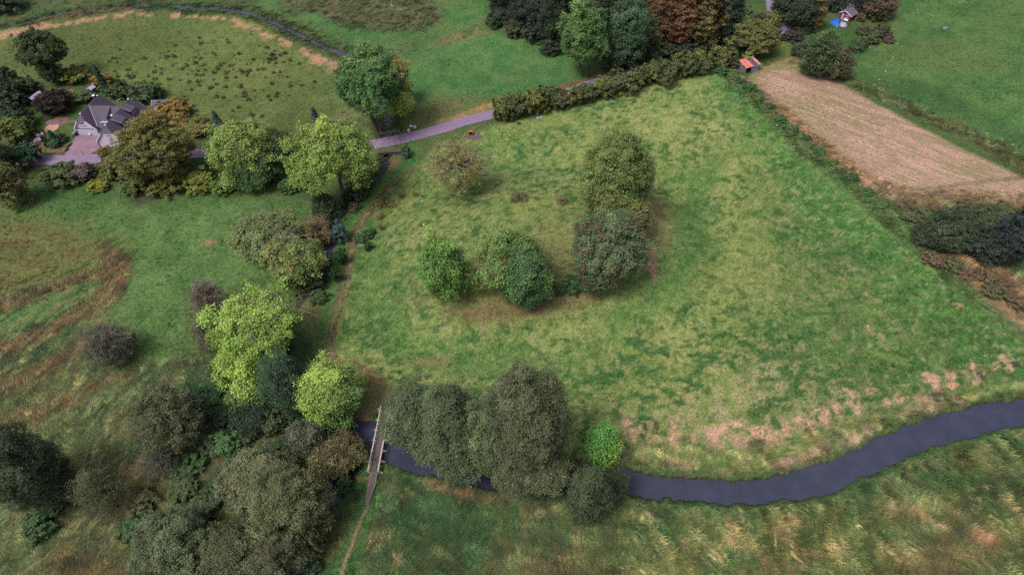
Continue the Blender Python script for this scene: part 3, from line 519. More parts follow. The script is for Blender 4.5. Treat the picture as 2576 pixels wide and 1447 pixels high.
# ------------------------------------------------------------------ the ground sheet
PXS = 2.1
def Dd(Y): return np.maximum(CAM_H*math.sin(PITCH)+Y*math.cos(PITCH), 66)
Ys = [-60.0]
while Ys[-1] < 330:
    Ys.append(Ys[-1]+max(.32, Dd(Ys[-1])**2/(CAM_H*FPX)*PXS))
st_ = Ys[-1]-Ys[-2]
while Ys[-1] < 3500: st_ *= 1.25; Ys.append(Ys[-1]+st_)
Ys = np.array([-400, -200, -110, -80]+Ys)
us = list(np.arange(-620, 621, PXS)/FPX); s_ = PXS/FPX
while us[-1] < 14: s_ *= 1.3; us.append(us[-1]+s_); us.insert(0, us[0]-s_)
us = np.array(us); YY, UU = np.meshgrid(Ys, us, indexing='ij'); XX = UU*Dd(YY)
CG, RG_ = colours(XX, YY); rz_ = RG_ > .55; SK = np.full(XX.shape, .5); SK[rz_] = streak(XX[rz_], YY[rz_], .75, 163, 2.6)
ZZ = h0(XX, YY)+carve(XX, YY)[0]+(SK-.5)*.7*np.clip((RG_-.55)/.35, 0, 1)*np.clip(carve(XX, YY)[1]/2, 0, 1)+(fbm(XX, YY, 1.6, 130, 3)-.5)*.35*RG_+(fbm(XX, YY, 5, 131, 2)-.5)*.35*RG_
nr, nc = XX.shape; idx = np.arange(nr*nc).reshape(nr, nc)
Fq = np.stack([idx[:-1, :-1], idx[:-1, 1:], idx[1:, 1:], idx[1:, :-1]], -1).reshape(-1, 4)
gme = mesh_np('ground', np.stack([XX, YY, ZZ], -1).reshape(-1, 3), Fq, CG.reshape(-1, 3), True)
for an, av in (('mow', mpoly(XX, YY, HAY, .8, .5, 73)), ('laid', np.clip((RG_-.5)/.3, 0, 1)), ('west', ((XX < -22) & (YY < 125)).astype(float))):
    a = gme.attributes.new(an, 'FLOAT', 'POINT'); a.data.foreach_set('value', av.ravel().astype(np.float32))
ground = link('ground', gme, mg); tag(ground, kind='structure')
print('ground', nr, nc)
def zg(x, y): return float(terr(x, y)[0])
# ------------------------------------------------------------------ road, driveway
def drape(name, A, B, dz, mat, m=6):
    n = len(A); V = []
    for i in range(n):
        for j in range(m+1):
            p = A[i]*(1-j/m)+B[i]*j/m; V.append((p[0], p[1], float(h0(p[0], p[1]))+dz))
    F_ = [(i*(m+1)+j, i*(m+1)+j+1, (i+1)*(m+1)+j+1, (i+1)*(m+1)+j) for i in range(n-1) for j in range(m)]
    return tag(link(name, mesh_np(name, V, F_), mat), kind='structure')
M_asph = plain('asphalt', S(146, 124, 150, .9), .9, .12, 1.2, S(128, 108, 134, .95), bump=.3)
road_px = [(-300, 408), (-60, 403), (20, 403), (100, 404), (200, 403), (261, 398), (330, 392), (450, 388), (600, 384), (800, 376), (900, 370), (952, 362), (1032, 345), (1110, 324.5), (1161, 308), (1238, 288), (1330, 262), (1420, 236), (1500, 208), (1600, 182), (1700, 158), (1800, 130), (1880, 104), (1945, 84), (1975, 66), (1996, 30), (2004, -20), (2010, -100)]
RL = smooth_line(wp(road_px), 6); wob_ = np.array([vn(np.array(p[0]), np.array(p[1]), 4, 140) for p in RL]); rA, rB = offset(RL, 2.15)
mt_ = M_asph.node_tree; 
drape('road', rA+(wob_[:, None]-.5)*.3, rB-(wob_[:, None]-.5)*.3, .10, M_asph)
def poly_sheet(name, pts_w, mat, dz, step=.6):
    x0, y0 = pts_w.min(0)-.5; x1, y1 = pts_w.max(0)+.5
    gx, gy = np.meshgrid(np.arange(x0, x1, step), np.arange(y0, y1, step)); sd_ = poly_sd(gx, gy, pts_w); m = sd_ < 0
    V = np.stack([gx, gy, h0(gx, gy)+dz], -1).reshape(-1, 3); idx = np.arange(gx.size).reshape(gx.shape); F_ = []
    for i in range(gx.shape[0]-1):
        for j in range(gx.shape[1]-1):
            if m[i, j] and m[i+1, j] and m[i, j+1] and m[i+1, j+1]: F_.append((idx[i, j], idx[i, j+1], idx[i+1, j+1], idx[i+1, j]))
    return tag(link(name, mesh_np(name, V, F_), mat), kind='structure')
md, t, b = new_mat('brick_paving'); tc = N(t, 'ShaderNodeTexCoord'); br = N(t, 'ShaderNodeTexBrick'); t.links.new(tc.outputs['Object'], br.inputs['Vector'])
br.inputs['Scale'].default_value = 4.0; br.inputs['Color1'].default_value = S4(152, 118, 134); br.inputs['Color2'].default_value = S4(130, 102, 120); br.inputs['Mortar'].default_value = S4(100, 78, 84)
f = noise(t, tc.outputs['Object'], .5, 4); t.links.new(vscale(t, br.outputs[0], maprange(t, f, .3, .7, .78, 1.2)), b.inputs['Base Color']); b.inputs['Roughness'].default_value = .9
poly_sheet('driveway', wp([c00(*p) for p in [(578, 1012), (757, 1016), (735, 1065), (765, 1118), (835, 1118), (835, 1135), (740, 1135), (700, 1150), (672, 1178), (660, 1215), (470, 1215), (486, 1165), (515, 1130), (540, 1075)]]), md, .09, .25)
# ------------------------------------------------------------------ grass: tufts that stand on the ground, coloured like their region
def blade_mesh(name, n, h, spread, w, lean, seed):
    rg = random.Random(seed); V = []; C_ = []
    for i in range(n):
        a = rg.uniform(0, 2*math.pi); r = spread*math.sqrt(rg.random()); bx, by = r*math.cos(a), r*math.sin(a)
        hh = h*rg.uniform(.6, 1.2); l = lean*rg.uniform(.5, 1.3); d = rg.gauss(0, .6); tx, ty = bx+hh*l*math.cos(d), by+hh*l*math.sin(d)
        pa = rg.uniform(0, math.pi); wx, wy = w*math.cos(pa), w*math.sin(pa)
        V += [(bx-wx, by-wy, -.04), (bx+wx, by+wy, -.04), (tx, ty, hh*max(.22, 1-.4*l))]; k = rg.uniform(.75, 1.3); yl = rg.uniform(-.1, .1)
        C_ += [(k*(.8+yl), k*.8, k*.75), (k*(.8+yl), k*.8, k*.75), (k*(1.15+yl), k*1.12, k)]
    me = mesh_np(name, V, np.arange(3*n).reshape(-1, 3), np.array(C_)); me.materials.append(M_blade); return me
def scatter(name, P, src, label):
    """P: list of x,y,z,rot,scale,colour arrays; instances of src stand on the points"""
    x, y, z, rz, s_, c = P; me = bpy.data.meshes.new(name); me.vertices.add(len(x)); me.vertices.foreach_set('co', np.stack([x, y, z], 1).astype(np.float32).ravel())
    a = me.attributes.new('rz', 'FLOAT', 'POINT'); a.data.foreach_set('value', rz.astype(np.float32))
    a = me.attributes.new('sc', 'FLOAT', 'POINT'); a.data.foreach_set('value', s_.astype(np.float32))
    a = me.attributes.new('gcol', 'FLOAT_COLOR', 'POINT'); cc = np.ones((len(x), 4), np.float32); cc[:, :3] = c; a.data.foreach_set('color', cc.ravel())
    o = link(name, me); tag(o, kind='stuff', label=label)
    so = bpy.data.objects.new(name+'_blade_source', src)
    ng = bpy.data.node_groups.new(name, 'GeometryNodeTree'); ng.interface.new_socket('Geometry', in_out='INPUT', socket_type='NodeSocketGeometry'); ng.interface.new_socket('Geometry', in_out='OUTPUT', socket_type='NodeSocketGeometry')
    i_ = ng.nodes.new('NodeGroupInput'); o_ = ng.nodes.new('NodeGroupOutput'); ip = ng.nodes.new('GeometryNodeInstanceOnPoints'); oi = ng.nodes.new('GeometryNodeObjectInfo'); oi.inputs['Object'].default_value = so; oi.inputs['As Instance'].default_value = True
    r = ng.nodes.new('GeometryNodeInputNamedAttribute'); r.data_type = 'FLOAT'; r.inputs[0].default_value = 'rz'; cx = ng.nodes.new('ShaderNodeCombineXYZ'); s = ng.nodes.new('GeometryNodeInputNamedAttribute'); s.data_type = 'FLOAT'; s.inputs[0].default_value = 'sc'
    L = ng.links.new; L(i_.outputs[0], ip.inputs['Points']); L(oi.outputs['Geometry'], ip.inputs['Instance']); L(r.outputs[0], cx.inputs[2]); L(cx.outputs[0], ip.inputs['Rotation']); L(s.outputs[0], ip.inputs['Scale']); L(ip.outputs[0], o_.inputs[0])
    md_ = o.modifiers.new('scatter', 'NODES'); md_.node_group = ng; return o
def grass_points(n, seed):
    rg = np.random.default_rng(seed); v = rg.random(n); Dn, Df = 95., 330.
    D = 1/np.sqrt(v/Df**2+(1-v)/Dn**2); D = np.clip(D, Dn, Df)           # even density in the picture
    Y = (D-CAM_H*math.sin(PITCH))/math.cos(PITCH); X = (rg.random(n)*2-1)*D*.92; return X, Y, rg
X, Y, rg = grass_points(150000, 3); c, r = colours(X, Y); D = Dd(Y)
hs = np.clip((D/110), 1, 2.2)
dpav = np.minimum(seg_dist(X, Y, RL)[0]-2.3, seg_dist(X, Y, wp([c00(570, 1060), c00(680, 1080), c00(760, 1160)]))[0]-4.0)
ang = swirl(X, Y)+(rg.random(len(X))-.5)*.6; Z = h0(X, Y)+carve(X, Y)[0]
c = c*(.75+.6*rg.random(len(X)))[:, None]*np.where(r > .5, 1.55, 1.1)[:, None]; dryb = (rg.random(len(X)) < .12)[:, None]; c = np.where(dryb, c*np.array([1.6, 1.35, 1.2]), c)
kf = streak(X, Y, .75, 165, 1.7); c = np.where((r > .45)[:, None], c*np.exp((kf-.5)*1.9)[:, None], c); tf = fbm(X*.8, Y*1.1, 1.5, 166, 3); tw = (np.clip((tf-.53)/.07, 0, 1)*(r <= .5)*(fbm(X, Y, 11, 167, 2) > .38))[:, None]; c = c*(1-tw)+c*np.array([.62, .84, .62])*tw; tl = (np.clip((.44-tf)/.06, 0, 1)*(r <= .5))[:, None]; c = c*(1+tl*np.array([.35, .22, .2]))
k = (r > .5) & (dpav > 0)
scatter('rough_grass', [q[k] for q in (X, Y, Z, ang, hs*(.55+.5*r)*(.7+.6*rg.random(len(X))), c)], blade_mesh('rough_blades', 16, .60, .38, .06, 1.9, 1), 'long rough grass and sedge lying in swirls on the wet ground')
k = (r > .05) & (r <= .5) & (dpav > 0)
scatter('short_grass', [q[k] for q in (X, Y, Z, ang, hs*(.5+.8*r)*(.7+.6*rg.random(len(X))), c)], blade_mesh('short_blades', 14, .20, .30, .028, .7, 2), 'short grazed turf of the pastures and meadows')

X, Y, rg = grass_points(36000, 8); c, r = colours(X, Y); D = Dd(Y); k = (r > .6) & (carve(X, Y)[1] > 3.0)
ang = swirl(X, Y)+(rg.random(len(X))-.5)*.5; Z = h0(X, Y)+carve(X, Y)[0]; cl_n = vn(X, Y, 2.2, 170); c = c*np.where(cl_n[:, None] > .55, np.array([2.0, 1.75, 1.4]), np.array([.85, 1.05, .85]))*(.8+.5*rg.random(len(X)))[:, None]
scatter('sedge_clumps', [q[k] for q in (X, Y, Z, ang, np.clip(D/115, 1, 2)*(.7+.6*rg.random(len(X))), np.clip(c, 0, .6))], blade_mesh('sedge_blades', 12, .85, .42, .13, 2.4, 3), 'clumps of tall sedge laid over in one direction')
# ------------------------------------------------------------------ trees
LK = 1.55
def crown_mesh(name, lobes, n, cl, leaf, seed, gap=.2, twig=False, flat=1.0, top=None, inner=.3, sparse=0.0, spk=None):
    """lobes: (centre, radii, rgb, share). Leaf-sized faces gathered in sprays, sprays gathered in boughs with gaps between them."""
    g = np.random.default_rng(seed); areas = np.array([(l[1][0]*l[1][1]+2*l[1][0]*l[1][2])*(l[3] if len(l) > 3 else 1) for l in lobes]); areas /= areas.sum()
    Vs = []; Cs = []; boughs = []
    for (c, R, rgb, *_), share in zip(lobes, areas):
        c = np.array(c, float); R = np.array(R, float); nl = int(n*share); nb = int(np.clip(4*math.pi*(R[0]*R[2])/(cl*2.7)**2, 8, 60))
        bd = g.normal(size=(nb, 3)); bd[:, 2] = np.where(bd[:, 2] < -.6, -bd[:, 2], bd[:, 2]); bd /= np.linalg.norm(bd, axis=1)[:, None]
        bj = .99+g.normal(0, .13, nb); bt = np.exp(g.normal(0, .13, nb)); nc_ = max(12, int(nl/32))
        d = g.normal(size=(nc_, 3)); d /= np.linalg.norm(d, axis=1)[:, None]; d[:, 2] = np.where(d[:, 2] < -.82, -d[:, 2], d[:, 2])
        dist = np.arccos(np.clip(d@bd.T, -1, 1)); o = np.argsort(dist, 1); d1 = np.take_along_axis(dist, o[:, :1], 1)[:, 0]; d2 = np.take_along_axis(dist, o[:, 1:2], 1)[:, 0]
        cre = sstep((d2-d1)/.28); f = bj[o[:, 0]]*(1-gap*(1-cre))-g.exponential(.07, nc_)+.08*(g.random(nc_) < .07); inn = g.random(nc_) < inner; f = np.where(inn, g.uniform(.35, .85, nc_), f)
        P = c+d*R*f[:, None]; tint = bt[o[:, 0]]*np.exp(g.normal(0, .13, nc_))*(.78+.22*cre)  # leaves in the creases between boughs darkened, shade put into their tint
        k = g.integers(0, nc_, nl); off = g.normal(0, 1, (nl, 3))*np.array([cl*.42, cl*.42, cl*.30*flat]); q = P[k]+off
        nrm = d[k]*.7+np.array([0, 0, .55])+g.normal(0, .55, (nl, 3)); nrm /= np.linalg.norm(nrm, axis=1)[:, None]
        a = np.cross(nrm, g.normal(size=(nl, 3))); a /= np.linalg.norm(a, axis=1)[:, None]; b_ = np.cross(nrm, a); s = leaf*g.uniform(.65, 1.35, nl)[:, None]
        if twig: b_ *= .6
        Vs.append(np.stack([q-a*s*.62-b_*s*.4, q+a*s*.62-b_*s*.4, q+b_*s*.8], 1).reshape(-1, 3))
        col = np.array(rgb)[None, :]*(tint[k]*np.exp(g.normal(0, .16, nl)))[:, None]; col = col*(1+g.normal(0, .05, (nl, 3)))
        if top is not None:          # (rgb, direction, threshold, softness): autumn sides, also lit tops and shaded sides painted into the leaf colour
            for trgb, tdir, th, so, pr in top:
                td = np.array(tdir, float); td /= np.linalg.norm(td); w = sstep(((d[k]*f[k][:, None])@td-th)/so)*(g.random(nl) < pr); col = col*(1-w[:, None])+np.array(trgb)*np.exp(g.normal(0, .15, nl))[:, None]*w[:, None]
        if spk is not None:          # (rgb, share) of single leaves or berries
            w = (g.random(nc_) < spk[1]*2.2)[k] & (g.random(nl) < .45); col = np.where(w[:, None], np.array(spk[0])*np.exp(g.normal(0, .2, nl))[:, None], col)
        lm = (col@np.array([.3, .59, .11]))[:, None]; col = (col*.84+lm*.16)*np.array([1.0, 1.0, .9])
        Cs.append(np.repeat(col, 3, 0)); boughs += [c+bd[i]*R*.82 for i in range(nb)]
    V = np.vstack(Vs); C_ = np.clip(np.vstack(Cs), 0, .9); me = mesh_np(name, V, np.arange(len(V)).reshape(-1, 3), C_); me.materials.append(M_leaf); return me, boughs
def limb(mb, a, b_, r0, r1, rg, n=4, sag=.12, k=5):
    a = np.array(a, float); b_ = np.array(b_, float); L = np.linalg.norm(b_-a); pts = []
    j = np.array([rg.gauss(0, 1) for _ in range(3)])*L*sag
    for i in range(n+1):
        t_ = i/n; p = a*(1-t_)+b_*t_+j*math.sin(t_*math.pi)*.6+np.array([0, 0, 1])*L*.10*math.sin(t_*math.pi); pts.append(p)
    mb.tube(pts, [r0*(1-i/n)+r1*i/n for i in range(n+1)], k); return pts
SP = {'ash': dict(cl=1.15, gap=.34, inner=.30), 'dense': dict(cl=.95, gap=.16, inner=.32), 'fine': dict(cl=.75, gap=.14, inner=.34), 'beech': dict(cl=.85, gap=.20, inner=.30, flat=.5), 'sparse': dict(cl=.9, gap=.30, inner=.4), 'bare': dict(cl=.8, gap=.25, inner=.5, twig=True)}
NT = [0]
def solve_at(bx, by, cx, cy, rx, ry):      # foot and crown centre both read in the picture
    f = G(bx, by); lo, hi = .5, 45.
    for _ in range(30):
        m = (lo+hi)/2; q = f+[0, 0, m]-np.array([0, 0, CAM_H])
        if (288-(q@cu)/(q@fwd)*FPX)*2576/1024 > cy: lo = m
        else: hi = m
    k = mpp(f+[0, 0, lo]); c = Wz(cx, cy, f[2]+lo); rh = rx*k; d_ = ray(cx, cy); dep = math.asin(-d_[2]/np.linalg.norm(d_)); rz = math.sqrt(max(((ry*k)**2-(rh*math.sin(dep))**2)/math.cos(dep)**2, (.5*rh)**2)); rz = min(rz, lo*.98, 2*rh)
    return np.array([f[0], f[1], zg(f[0], f[1])]), lo, rh, rz, k, c[:2]-f[:2]
def solve(cx, cy, rx, ry, clear):
    c0 = G(cx, cy+ry*.5); k = mpp(c0); dep = math.asin(min(1, -(ray(cx, cy)/np.linalg.norm(ray(cx, cy)))[2])); rz = zc = ry*k
    for _ in range(6):
        rh = rx*k; rz2 = ((ry*k)**2-(rh*math.sin(dep))**2)/math.cos(dep)**2; rz = math.sqrt(max(rz2, (.5*rh)**2)); rz = min(rz, 2.2*rh)
        zc = rz*.93+clear; c = G(cx, cy, zc); k = mpp(c)
    base = np.array([c[0], c[1], zg(c[0], c[1])]); return base, c[2]-base[2], rh, rz, k
def tree(kind, cx, cy, rx, ry, rgb, label, clear=1.5, extra=(), name='broadleaf_tree', cat='tree', group=None, dens=1.0, trunks=1, top=None, spk=None, leafk=1.0, twigs=0, seed=None, trunk_col=None, base_px=None, gapk=1.0):
    NT[0] += 1; sd_ = seed or NT[0]*7+1; rg = random.Random(sd_); offc = np.zeros(2)
    if base_px: base, zc, rh, rz, k, offc = solve_at(*base_px, cx, cy, rx, ry)
    else: base, zc, rh, rz, k = solve(cx, cy, rx, ry, clear)
    D = k*FPX*2576/1024
    col = S(*rgb, LK); lobes = [((offc[0], offc[1], zc), (rh, rh*.92, rz), col, 1.0)]
    for (ex, ey, erx, ery, ergb, dz) in extra:       # further lobes of the same crown, dz = height above the first centre
        p = G(ex, ey, zc+dz)-base; kk = k; lobes.append((p, (erx*kk, erx*kk*.92, ery*kk*.9), S(*ergb, LK) if ergb else col, 1.0))
    par = dict(SP[kind]); par['gap'] *= gapk; n = int(math.pi*(rx*ry+sum(e[2]*e[3] for e in extra))/6.33*10.5*dens*(.55 if kind == 'sparse' else .38 if kind == 'bare' else 1.0)); n = max(n, 500)
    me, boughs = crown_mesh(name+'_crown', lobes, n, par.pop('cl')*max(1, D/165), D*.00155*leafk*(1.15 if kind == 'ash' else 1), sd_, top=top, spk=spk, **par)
    root = empty(name, base, label, cat, group); crown = link('crown', me, None, root)
    mb = MB(); bb = MB(); tr = max(.10, rh*.055); hub = np.array([offc[0]*.7+rg.gauss(0, .1)*rh, offc[1]*.7+rg.gauss(0, .1)*rh, zc-rz*.35]); hubs = []
    for i in range(trunks):
        off = np.array([0, 0, 0]) if trunks == 1 else np.array([rg.uniform(-1, 1), rg.uniform(-1, 1), 0])*rh*.12
        h = hub+off*3; limb(mb, off+[0, 0, -.3], h, tr, tr*.55, rg, 5, .03, 7); hubs.append(h)
    twigs = max(twigs, 7 if kind == 'ash' else 0); bs = sorted(boughs, key=lambda p: -p[2])[:16+twigs]
    for i, p in enumerate(bs):
        h = hubs[i % len(hubs)]; s_ = h+(np.array([0, 0, zc+rz*.3])-h)*rg.uniform(0, .7); limb(bb, s_, s_+(p-s_)*.92, tr*.38, tr*.07, rg, 4, .08, 4)
        if twigs or kind in ('sparse', 'bare'):
            for _ in range(4 if twigs else 3):
                e = p+np.array([rg.gauss(0, 1), rg.gauss(0, 1), rg.gauss(0, .7)])*rh*.28; limb(bb, s_+(p-s_)*rg.uniform(.4, .8), e, tr*.12, .02, rg, 3, .08, 3)
    m_ = trunk_col or M_bark; mb.build('trunk', m_, root); bb.build('branches', M_twig if (kind in ('sparse', 'bare') or twigs) else m_, root); return root
# shared bush meshes of one metre radius
BUSH = []
for i in range(7):
    s = 900+i; g_ = random.Random(s); lb = [((0, 0, .62), (.86, .82, .62), (1, 1, 1))]
    for j in range(3): a = g_.uniform(0, 6.28); lb.append(((.45*math.cos(a), .45*math.sin(a), g_.uniform(.4, .8)), (.5, .5, .45), (1, 1, 1), .8))
    me, bo = crown_mesh('bush_foliage', lb, 3400 if i < 5 else 1000, .15, .10 if i < 5 else .085, s, gap=.14, inner=.32, twig=i >= 5)
    st = MB()
    for p in bo[:9 if i < 5 else 26]: limb(st, (g_.uniform(-.1, .1), g_.uniform(-.1, .1), -.1), np.array(p)*1.02, .035 if i < 5 else .022, .008, g_, 3, .08, 4)
    sm = st.mesh('bush_stems'); sm.materials.append(M_twig if i >= 5 else M_bark); BUSH.append((me, sm))
NBU = [0]
def bush(cx, cy, rx, ry, rgb, label, group=None, proto=None, name='bush', cat='bush', hscale=1.0):
    NBU[0] += 1; base, zc, rh, rz, k = solve(cx, cy, rx, ry, 0.0); me, sm = BUSH[proto if proto is not None else NBU[0] % 5]
    rz = zc*1.0; root = empty(name, base, label, cat, group, rz=NBU[0]*1.37)
    c = link('foliage', me, None, root); s = link('stems', sm, None, root); c.scale = s.scale = (rh*1.08, rh*1.08, max(.3, rz*1.35)); col = S(*rgb, LK*1.25); c.color = (col[0], col[1], col[2], 1); return root
def conifer(cx, top, bot, w, rgb, label):
    """tip and foot read in the picture"""
    NT[0] += 1; rg = np.random.default_rng(NT[0]); f = G(cx+8, bot); k = mpp(f); lo, hi = 1., 40.
    for _ in range(30):
        m = (lo+hi)/2; q = f+[0, 0, m]-np.array([0, 0, CAM_H]); yy = 288-(q@cu)/(q@fwd)*FPX
        if yy*2576/1024 > top: lo = m
        else: hi = m
    H_ = lo; R = w*k; n = 2600; z = H_*(1-rg.random(n)**.55*.93); a = rg.random(n)*6.283; lay = .75+.25*np.sin(z*9/H_*6.28); r = R*(1-z/H_)*lay*np.sqrt(rg.uniform(.25, 1, n))+.05
    q = np.stack([r*np.cos(a), r*np.sin(a), z-r*.25], 1); d = np.stack([np.cos(a), np.sin(a), -.3+0*a], 1); t_ = np.stack([-np.sin(a), np.cos(a), 0*a], 1); s = rg.uniform(.5, 1.2, n)[:, None]*k*5
    V = np.stack([q-t_*s*.3, q+t_*s*.3, q+d*s], 1).reshape(-1, 3); C_ = np.repeat(S(*rgb, LK)*np.exp(rg.normal(0, .25, n))[:, None], 3, 0)
    me = mesh_np('conifer_crown', V, np.arange(3*n).reshape(-1, 3), C_); me.materials.append(M_leaf); root = empty('conifer', f, label, 'tree'); link('crown', me, None, root); MB().tube([(0, 0, -.2), (0, 0, H_*.95)], [R*.10, .03], 6).build('trunk', M_bark, root); return root
T = tree
# the mound in the middle
T('dense', 1556, 446, 90, 112, (102, 124, 60), 'tall olive tree with rusty tips on the mound, behind the grey-green rowan', 2.0, spk=(S(140, 112, 62, LK), .08), dens=1.15, extra=[(1576, 540, 66, 60, (100, 112, 54), -5), (1550, 380, 58, 50, None, 4)], trunks=2)
T('sparse', 1530, 624, 104, 104, (92, 114, 78), 'grey-green rowan full of dark red berries on the mound', .4, name='rowan_tree', spk=(S(122, 70, 56, LK), .10), dens=2.0, gapk=.7, twigs=8, extra=[(1500, 690, 55, 40, (60, 84, 56), -3)])
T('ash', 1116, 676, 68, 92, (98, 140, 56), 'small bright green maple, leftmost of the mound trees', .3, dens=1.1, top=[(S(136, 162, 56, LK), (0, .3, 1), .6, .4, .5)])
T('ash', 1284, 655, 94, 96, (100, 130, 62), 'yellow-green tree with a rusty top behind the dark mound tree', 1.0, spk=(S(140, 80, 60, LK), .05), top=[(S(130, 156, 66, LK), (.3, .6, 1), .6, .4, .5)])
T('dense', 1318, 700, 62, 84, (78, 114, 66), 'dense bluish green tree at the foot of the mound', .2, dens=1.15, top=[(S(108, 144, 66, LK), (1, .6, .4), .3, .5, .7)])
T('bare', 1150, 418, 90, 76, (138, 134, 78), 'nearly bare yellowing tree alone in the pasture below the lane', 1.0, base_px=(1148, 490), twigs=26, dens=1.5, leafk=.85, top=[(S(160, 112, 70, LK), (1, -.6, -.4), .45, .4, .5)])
bush(1440, 712, 34, 28, (52, 80, 48), 'low dark bramble between the two mound tree groups'); bush(1386, 736, 7, 11, (168, 164, 62), 'tiny yellow sapling beside the bramble on the mound')
bush(1400, 725, 22, 18, (64, 82, 46), 'low olive scrub right of the bluish green mound tree')
# row of dark trees on the river
T('dense', 1050, 1052, 84, 98, (86, 102, 70), 'grey-green willow whose branches hang over the footbridge', .5, name='willow_tree', dens=1.1)
T('dense', 1140, 1078, 80, 118, (82, 98, 66), 'grey-green willow between the footbridge willow and the tallest dark tree', .8, name='willow_tree', dens=1.1, extra=[(1150, 1165, 56, 44, None, -4), (1080, 1130, 44, 40, None, -3)])
T('fine', 1228, 1102, 76, 126, (98, 112, 74), 'pale olive willow leaning over the river, left of the tallest dark tree', .5, name='willow_tree', dens=1.15)
T('fine', 1325, 1085, 112, 158, (88, 96, 66), 'tallest dark olive tree beside the river bend', .5, dens=1.2, extra=[(1375, 1190, 64, 44, None, -6), (1290, 1195, 60, 40, None, -6)])
T('ash', 1516, 1122, 38, 50, (88, 148, 56), 'small vivid green ash above the river', .3, dens=1.2, top=[(S(160, 180, 50, LK), (1, -.6, -.2), .5, .3, .5)])
T('fine', 1480, 1250, 56, 74, (68, 82, 54), 'dark olive alder on the near bank, biggest of the pair at the river', .2, name='alder_tree', dens=1.2)
T('fine', 1545, 1225, 36, 40, (66, 84, 50), 'small dark alder whose leaves touch the open river', .2, name='alder_tree', dens=1.2); bush(1450, 1195, 38, 34, (88, 90, 70), 'grey-olive willow scrub behind the dark alder')
# lower left
T('ash', 645, 812, 122, 100, (126, 158, 54), 'large lime-yellow ash tree above the fen', 5.0, name='ash_tree', twigs=10, dens=1.15, gapk=1.2, extra=[(620, 915, 78, 62, (134, 164, 52), -5), (628, 1000, 56, 55, (88, 120, 54), -7.5)], top=[(S(160, 184, 66, LK), (0, .1, 1), .5, .4, .6)])  # lighter upper leaves paint the lit top of the crown
T('ash', 832, 985, 88, 90, (130, 162, 56), 'round lime-green ash just above the footbridge', .6, name='ash_tree', top=[(S(158, 182, 70, LK), (-.5, .1, 1), .4, .5, .7), (S(76, 112, 58, LK), (.8, -.6, -.2), .3, .5, .8)], dens=1.15)  # lit top and shaded lower right side painted into the leaves
T('dense', 718, 972, 56, 86, (58, 84, 58), 'dark blue-green tree squeezed between the two lime ashes', 1.0); T('dense', 640, 1050, 60, 50, (44, 62, 44), 'dark low tree under the large lime ash', .2)
T('dense', 668, 592, 96, 72, (112, 128, 78), 'pale olive rowan at the edge of the left meadow', 1.5, name='rowan_tree', spk=(S(160, 108, 66, LK), .03), twigs=8, extra=[(745, 660, 74, 78, (118, 136, 66), -1)])
T('bare', 792, 582, 44, 44, (120, 104, 60), 'brownish half-bare willow left of the stream', .2, name='willow_tree', twigs=20, dens=1.3)
T('bare', 522, 752, 50, 56, (106, 92, 88), 'purplish bare shrub at the left of the large lime ash', .0, name='hawthorn_bush', cat='bush', twigs=16, dens=1.3); T('bare', 530, 850, 42, 60, (88, 82, 70), 'dark leafless shrub below the purplish one', 0., name='hawthorn_bush', cat='bush', twigs=10, dens=1.3)
T('bare', 272, 868, 68, 66, (90, 88, 76), 'grey thin-leaved bush alone among the sedge bands', 0., name='willow_bush', cat='bush', twigs=20, dens=1.6)
T('fine', 420, 1050, 92, 96, (84, 94, 62), 'loose dark olive tree standing in the lower left fen', .5, dens=.8, gapk=1.5, twigs=6, spk=(S(110, 92, 76, LK), .1)); T('bare', 400, 1160, 46, 50, (86, 86, 78), 'grey bare shrub at the foot of the loose olive tree', 0., name='willow_bush', cat='bush', twigs=8)
T('fine', 55, 1180, 95, 135, (60, 74, 48), 'very dark tree cut by the left edge of the fen', .5, dens=.9); T('bare', 250, 1240, 62, 80, (84, 88, 58), 'thin dark scrub in the middle of the swirling fen grass', 0., name='willow_bush', cat='bush', dens=1.1)
T('fine', 645, 1215, 96, 88, (108, 112, 78), 'grey-olive willow, pale topped, left of the lower stream', .5, name='willow_tree', dens=1.2); T('fine', 730, 1270, 98, 108, (100, 106, 68), 'wide olive-brown willow beside the bend of the lower stream', .2, name='willow_tree', dens=1.15)
T('fine', 845, 1150, 70, 60, (100, 96, 58), 'golden brown willow left of the footbridge', .2, name='willow_tree', twigs=8, dens=1.15, spk=(S(150, 134, 100, LK), .06)); T('fine', 768, 1105, 50, 52, (88, 92, 72), 'grey twiggy willow behind the golden brown one', .2, name='willow_tree', twigs=6)
T('fine', 430, 1365, 95, 88, (96, 108, 76), 'grey-olive alder at the bottom, left one of the bottom pair', .3, name='alder_tree', dens=1.15); T('fine', 575, 1398, 110, 84, (90, 100, 66), 'dark olive alder cut by the bottom edge', .3, name='alder_tree', dens=1.1); T('fine', 700, 1400, 84, 80, (84, 86, 64), 'brownish dark alder beside the bottom of the stream', .2, name='alder_tree')
bush(566, 1108, 44, 40, (74, 104, 62), 'fresh green bush in the fen, left of the teal bush'); bush(640, 1075, 34, 28, (62, 96, 78), 'teal green bush under the dark trees'); bush(700, 1130, 40, 34, (52, 74, 46), 'dark bush beneath the lime ash roots'); bush(480, 1000, 50, 34, (38, 70, 44), 'dark green scrub on the fen edge'); bush(600, 1160, 40, 34, (46, 66, 42), 'dark green scrub behind the pale topped willow')
bush(610, 1010, 40, 34, (52, 78, 46), 'green scrub left below the large lime ash'); bush(560, 950, 36, 40, (44, 64, 44), 'dark scrub at the meadow corner below the leafless shrub')
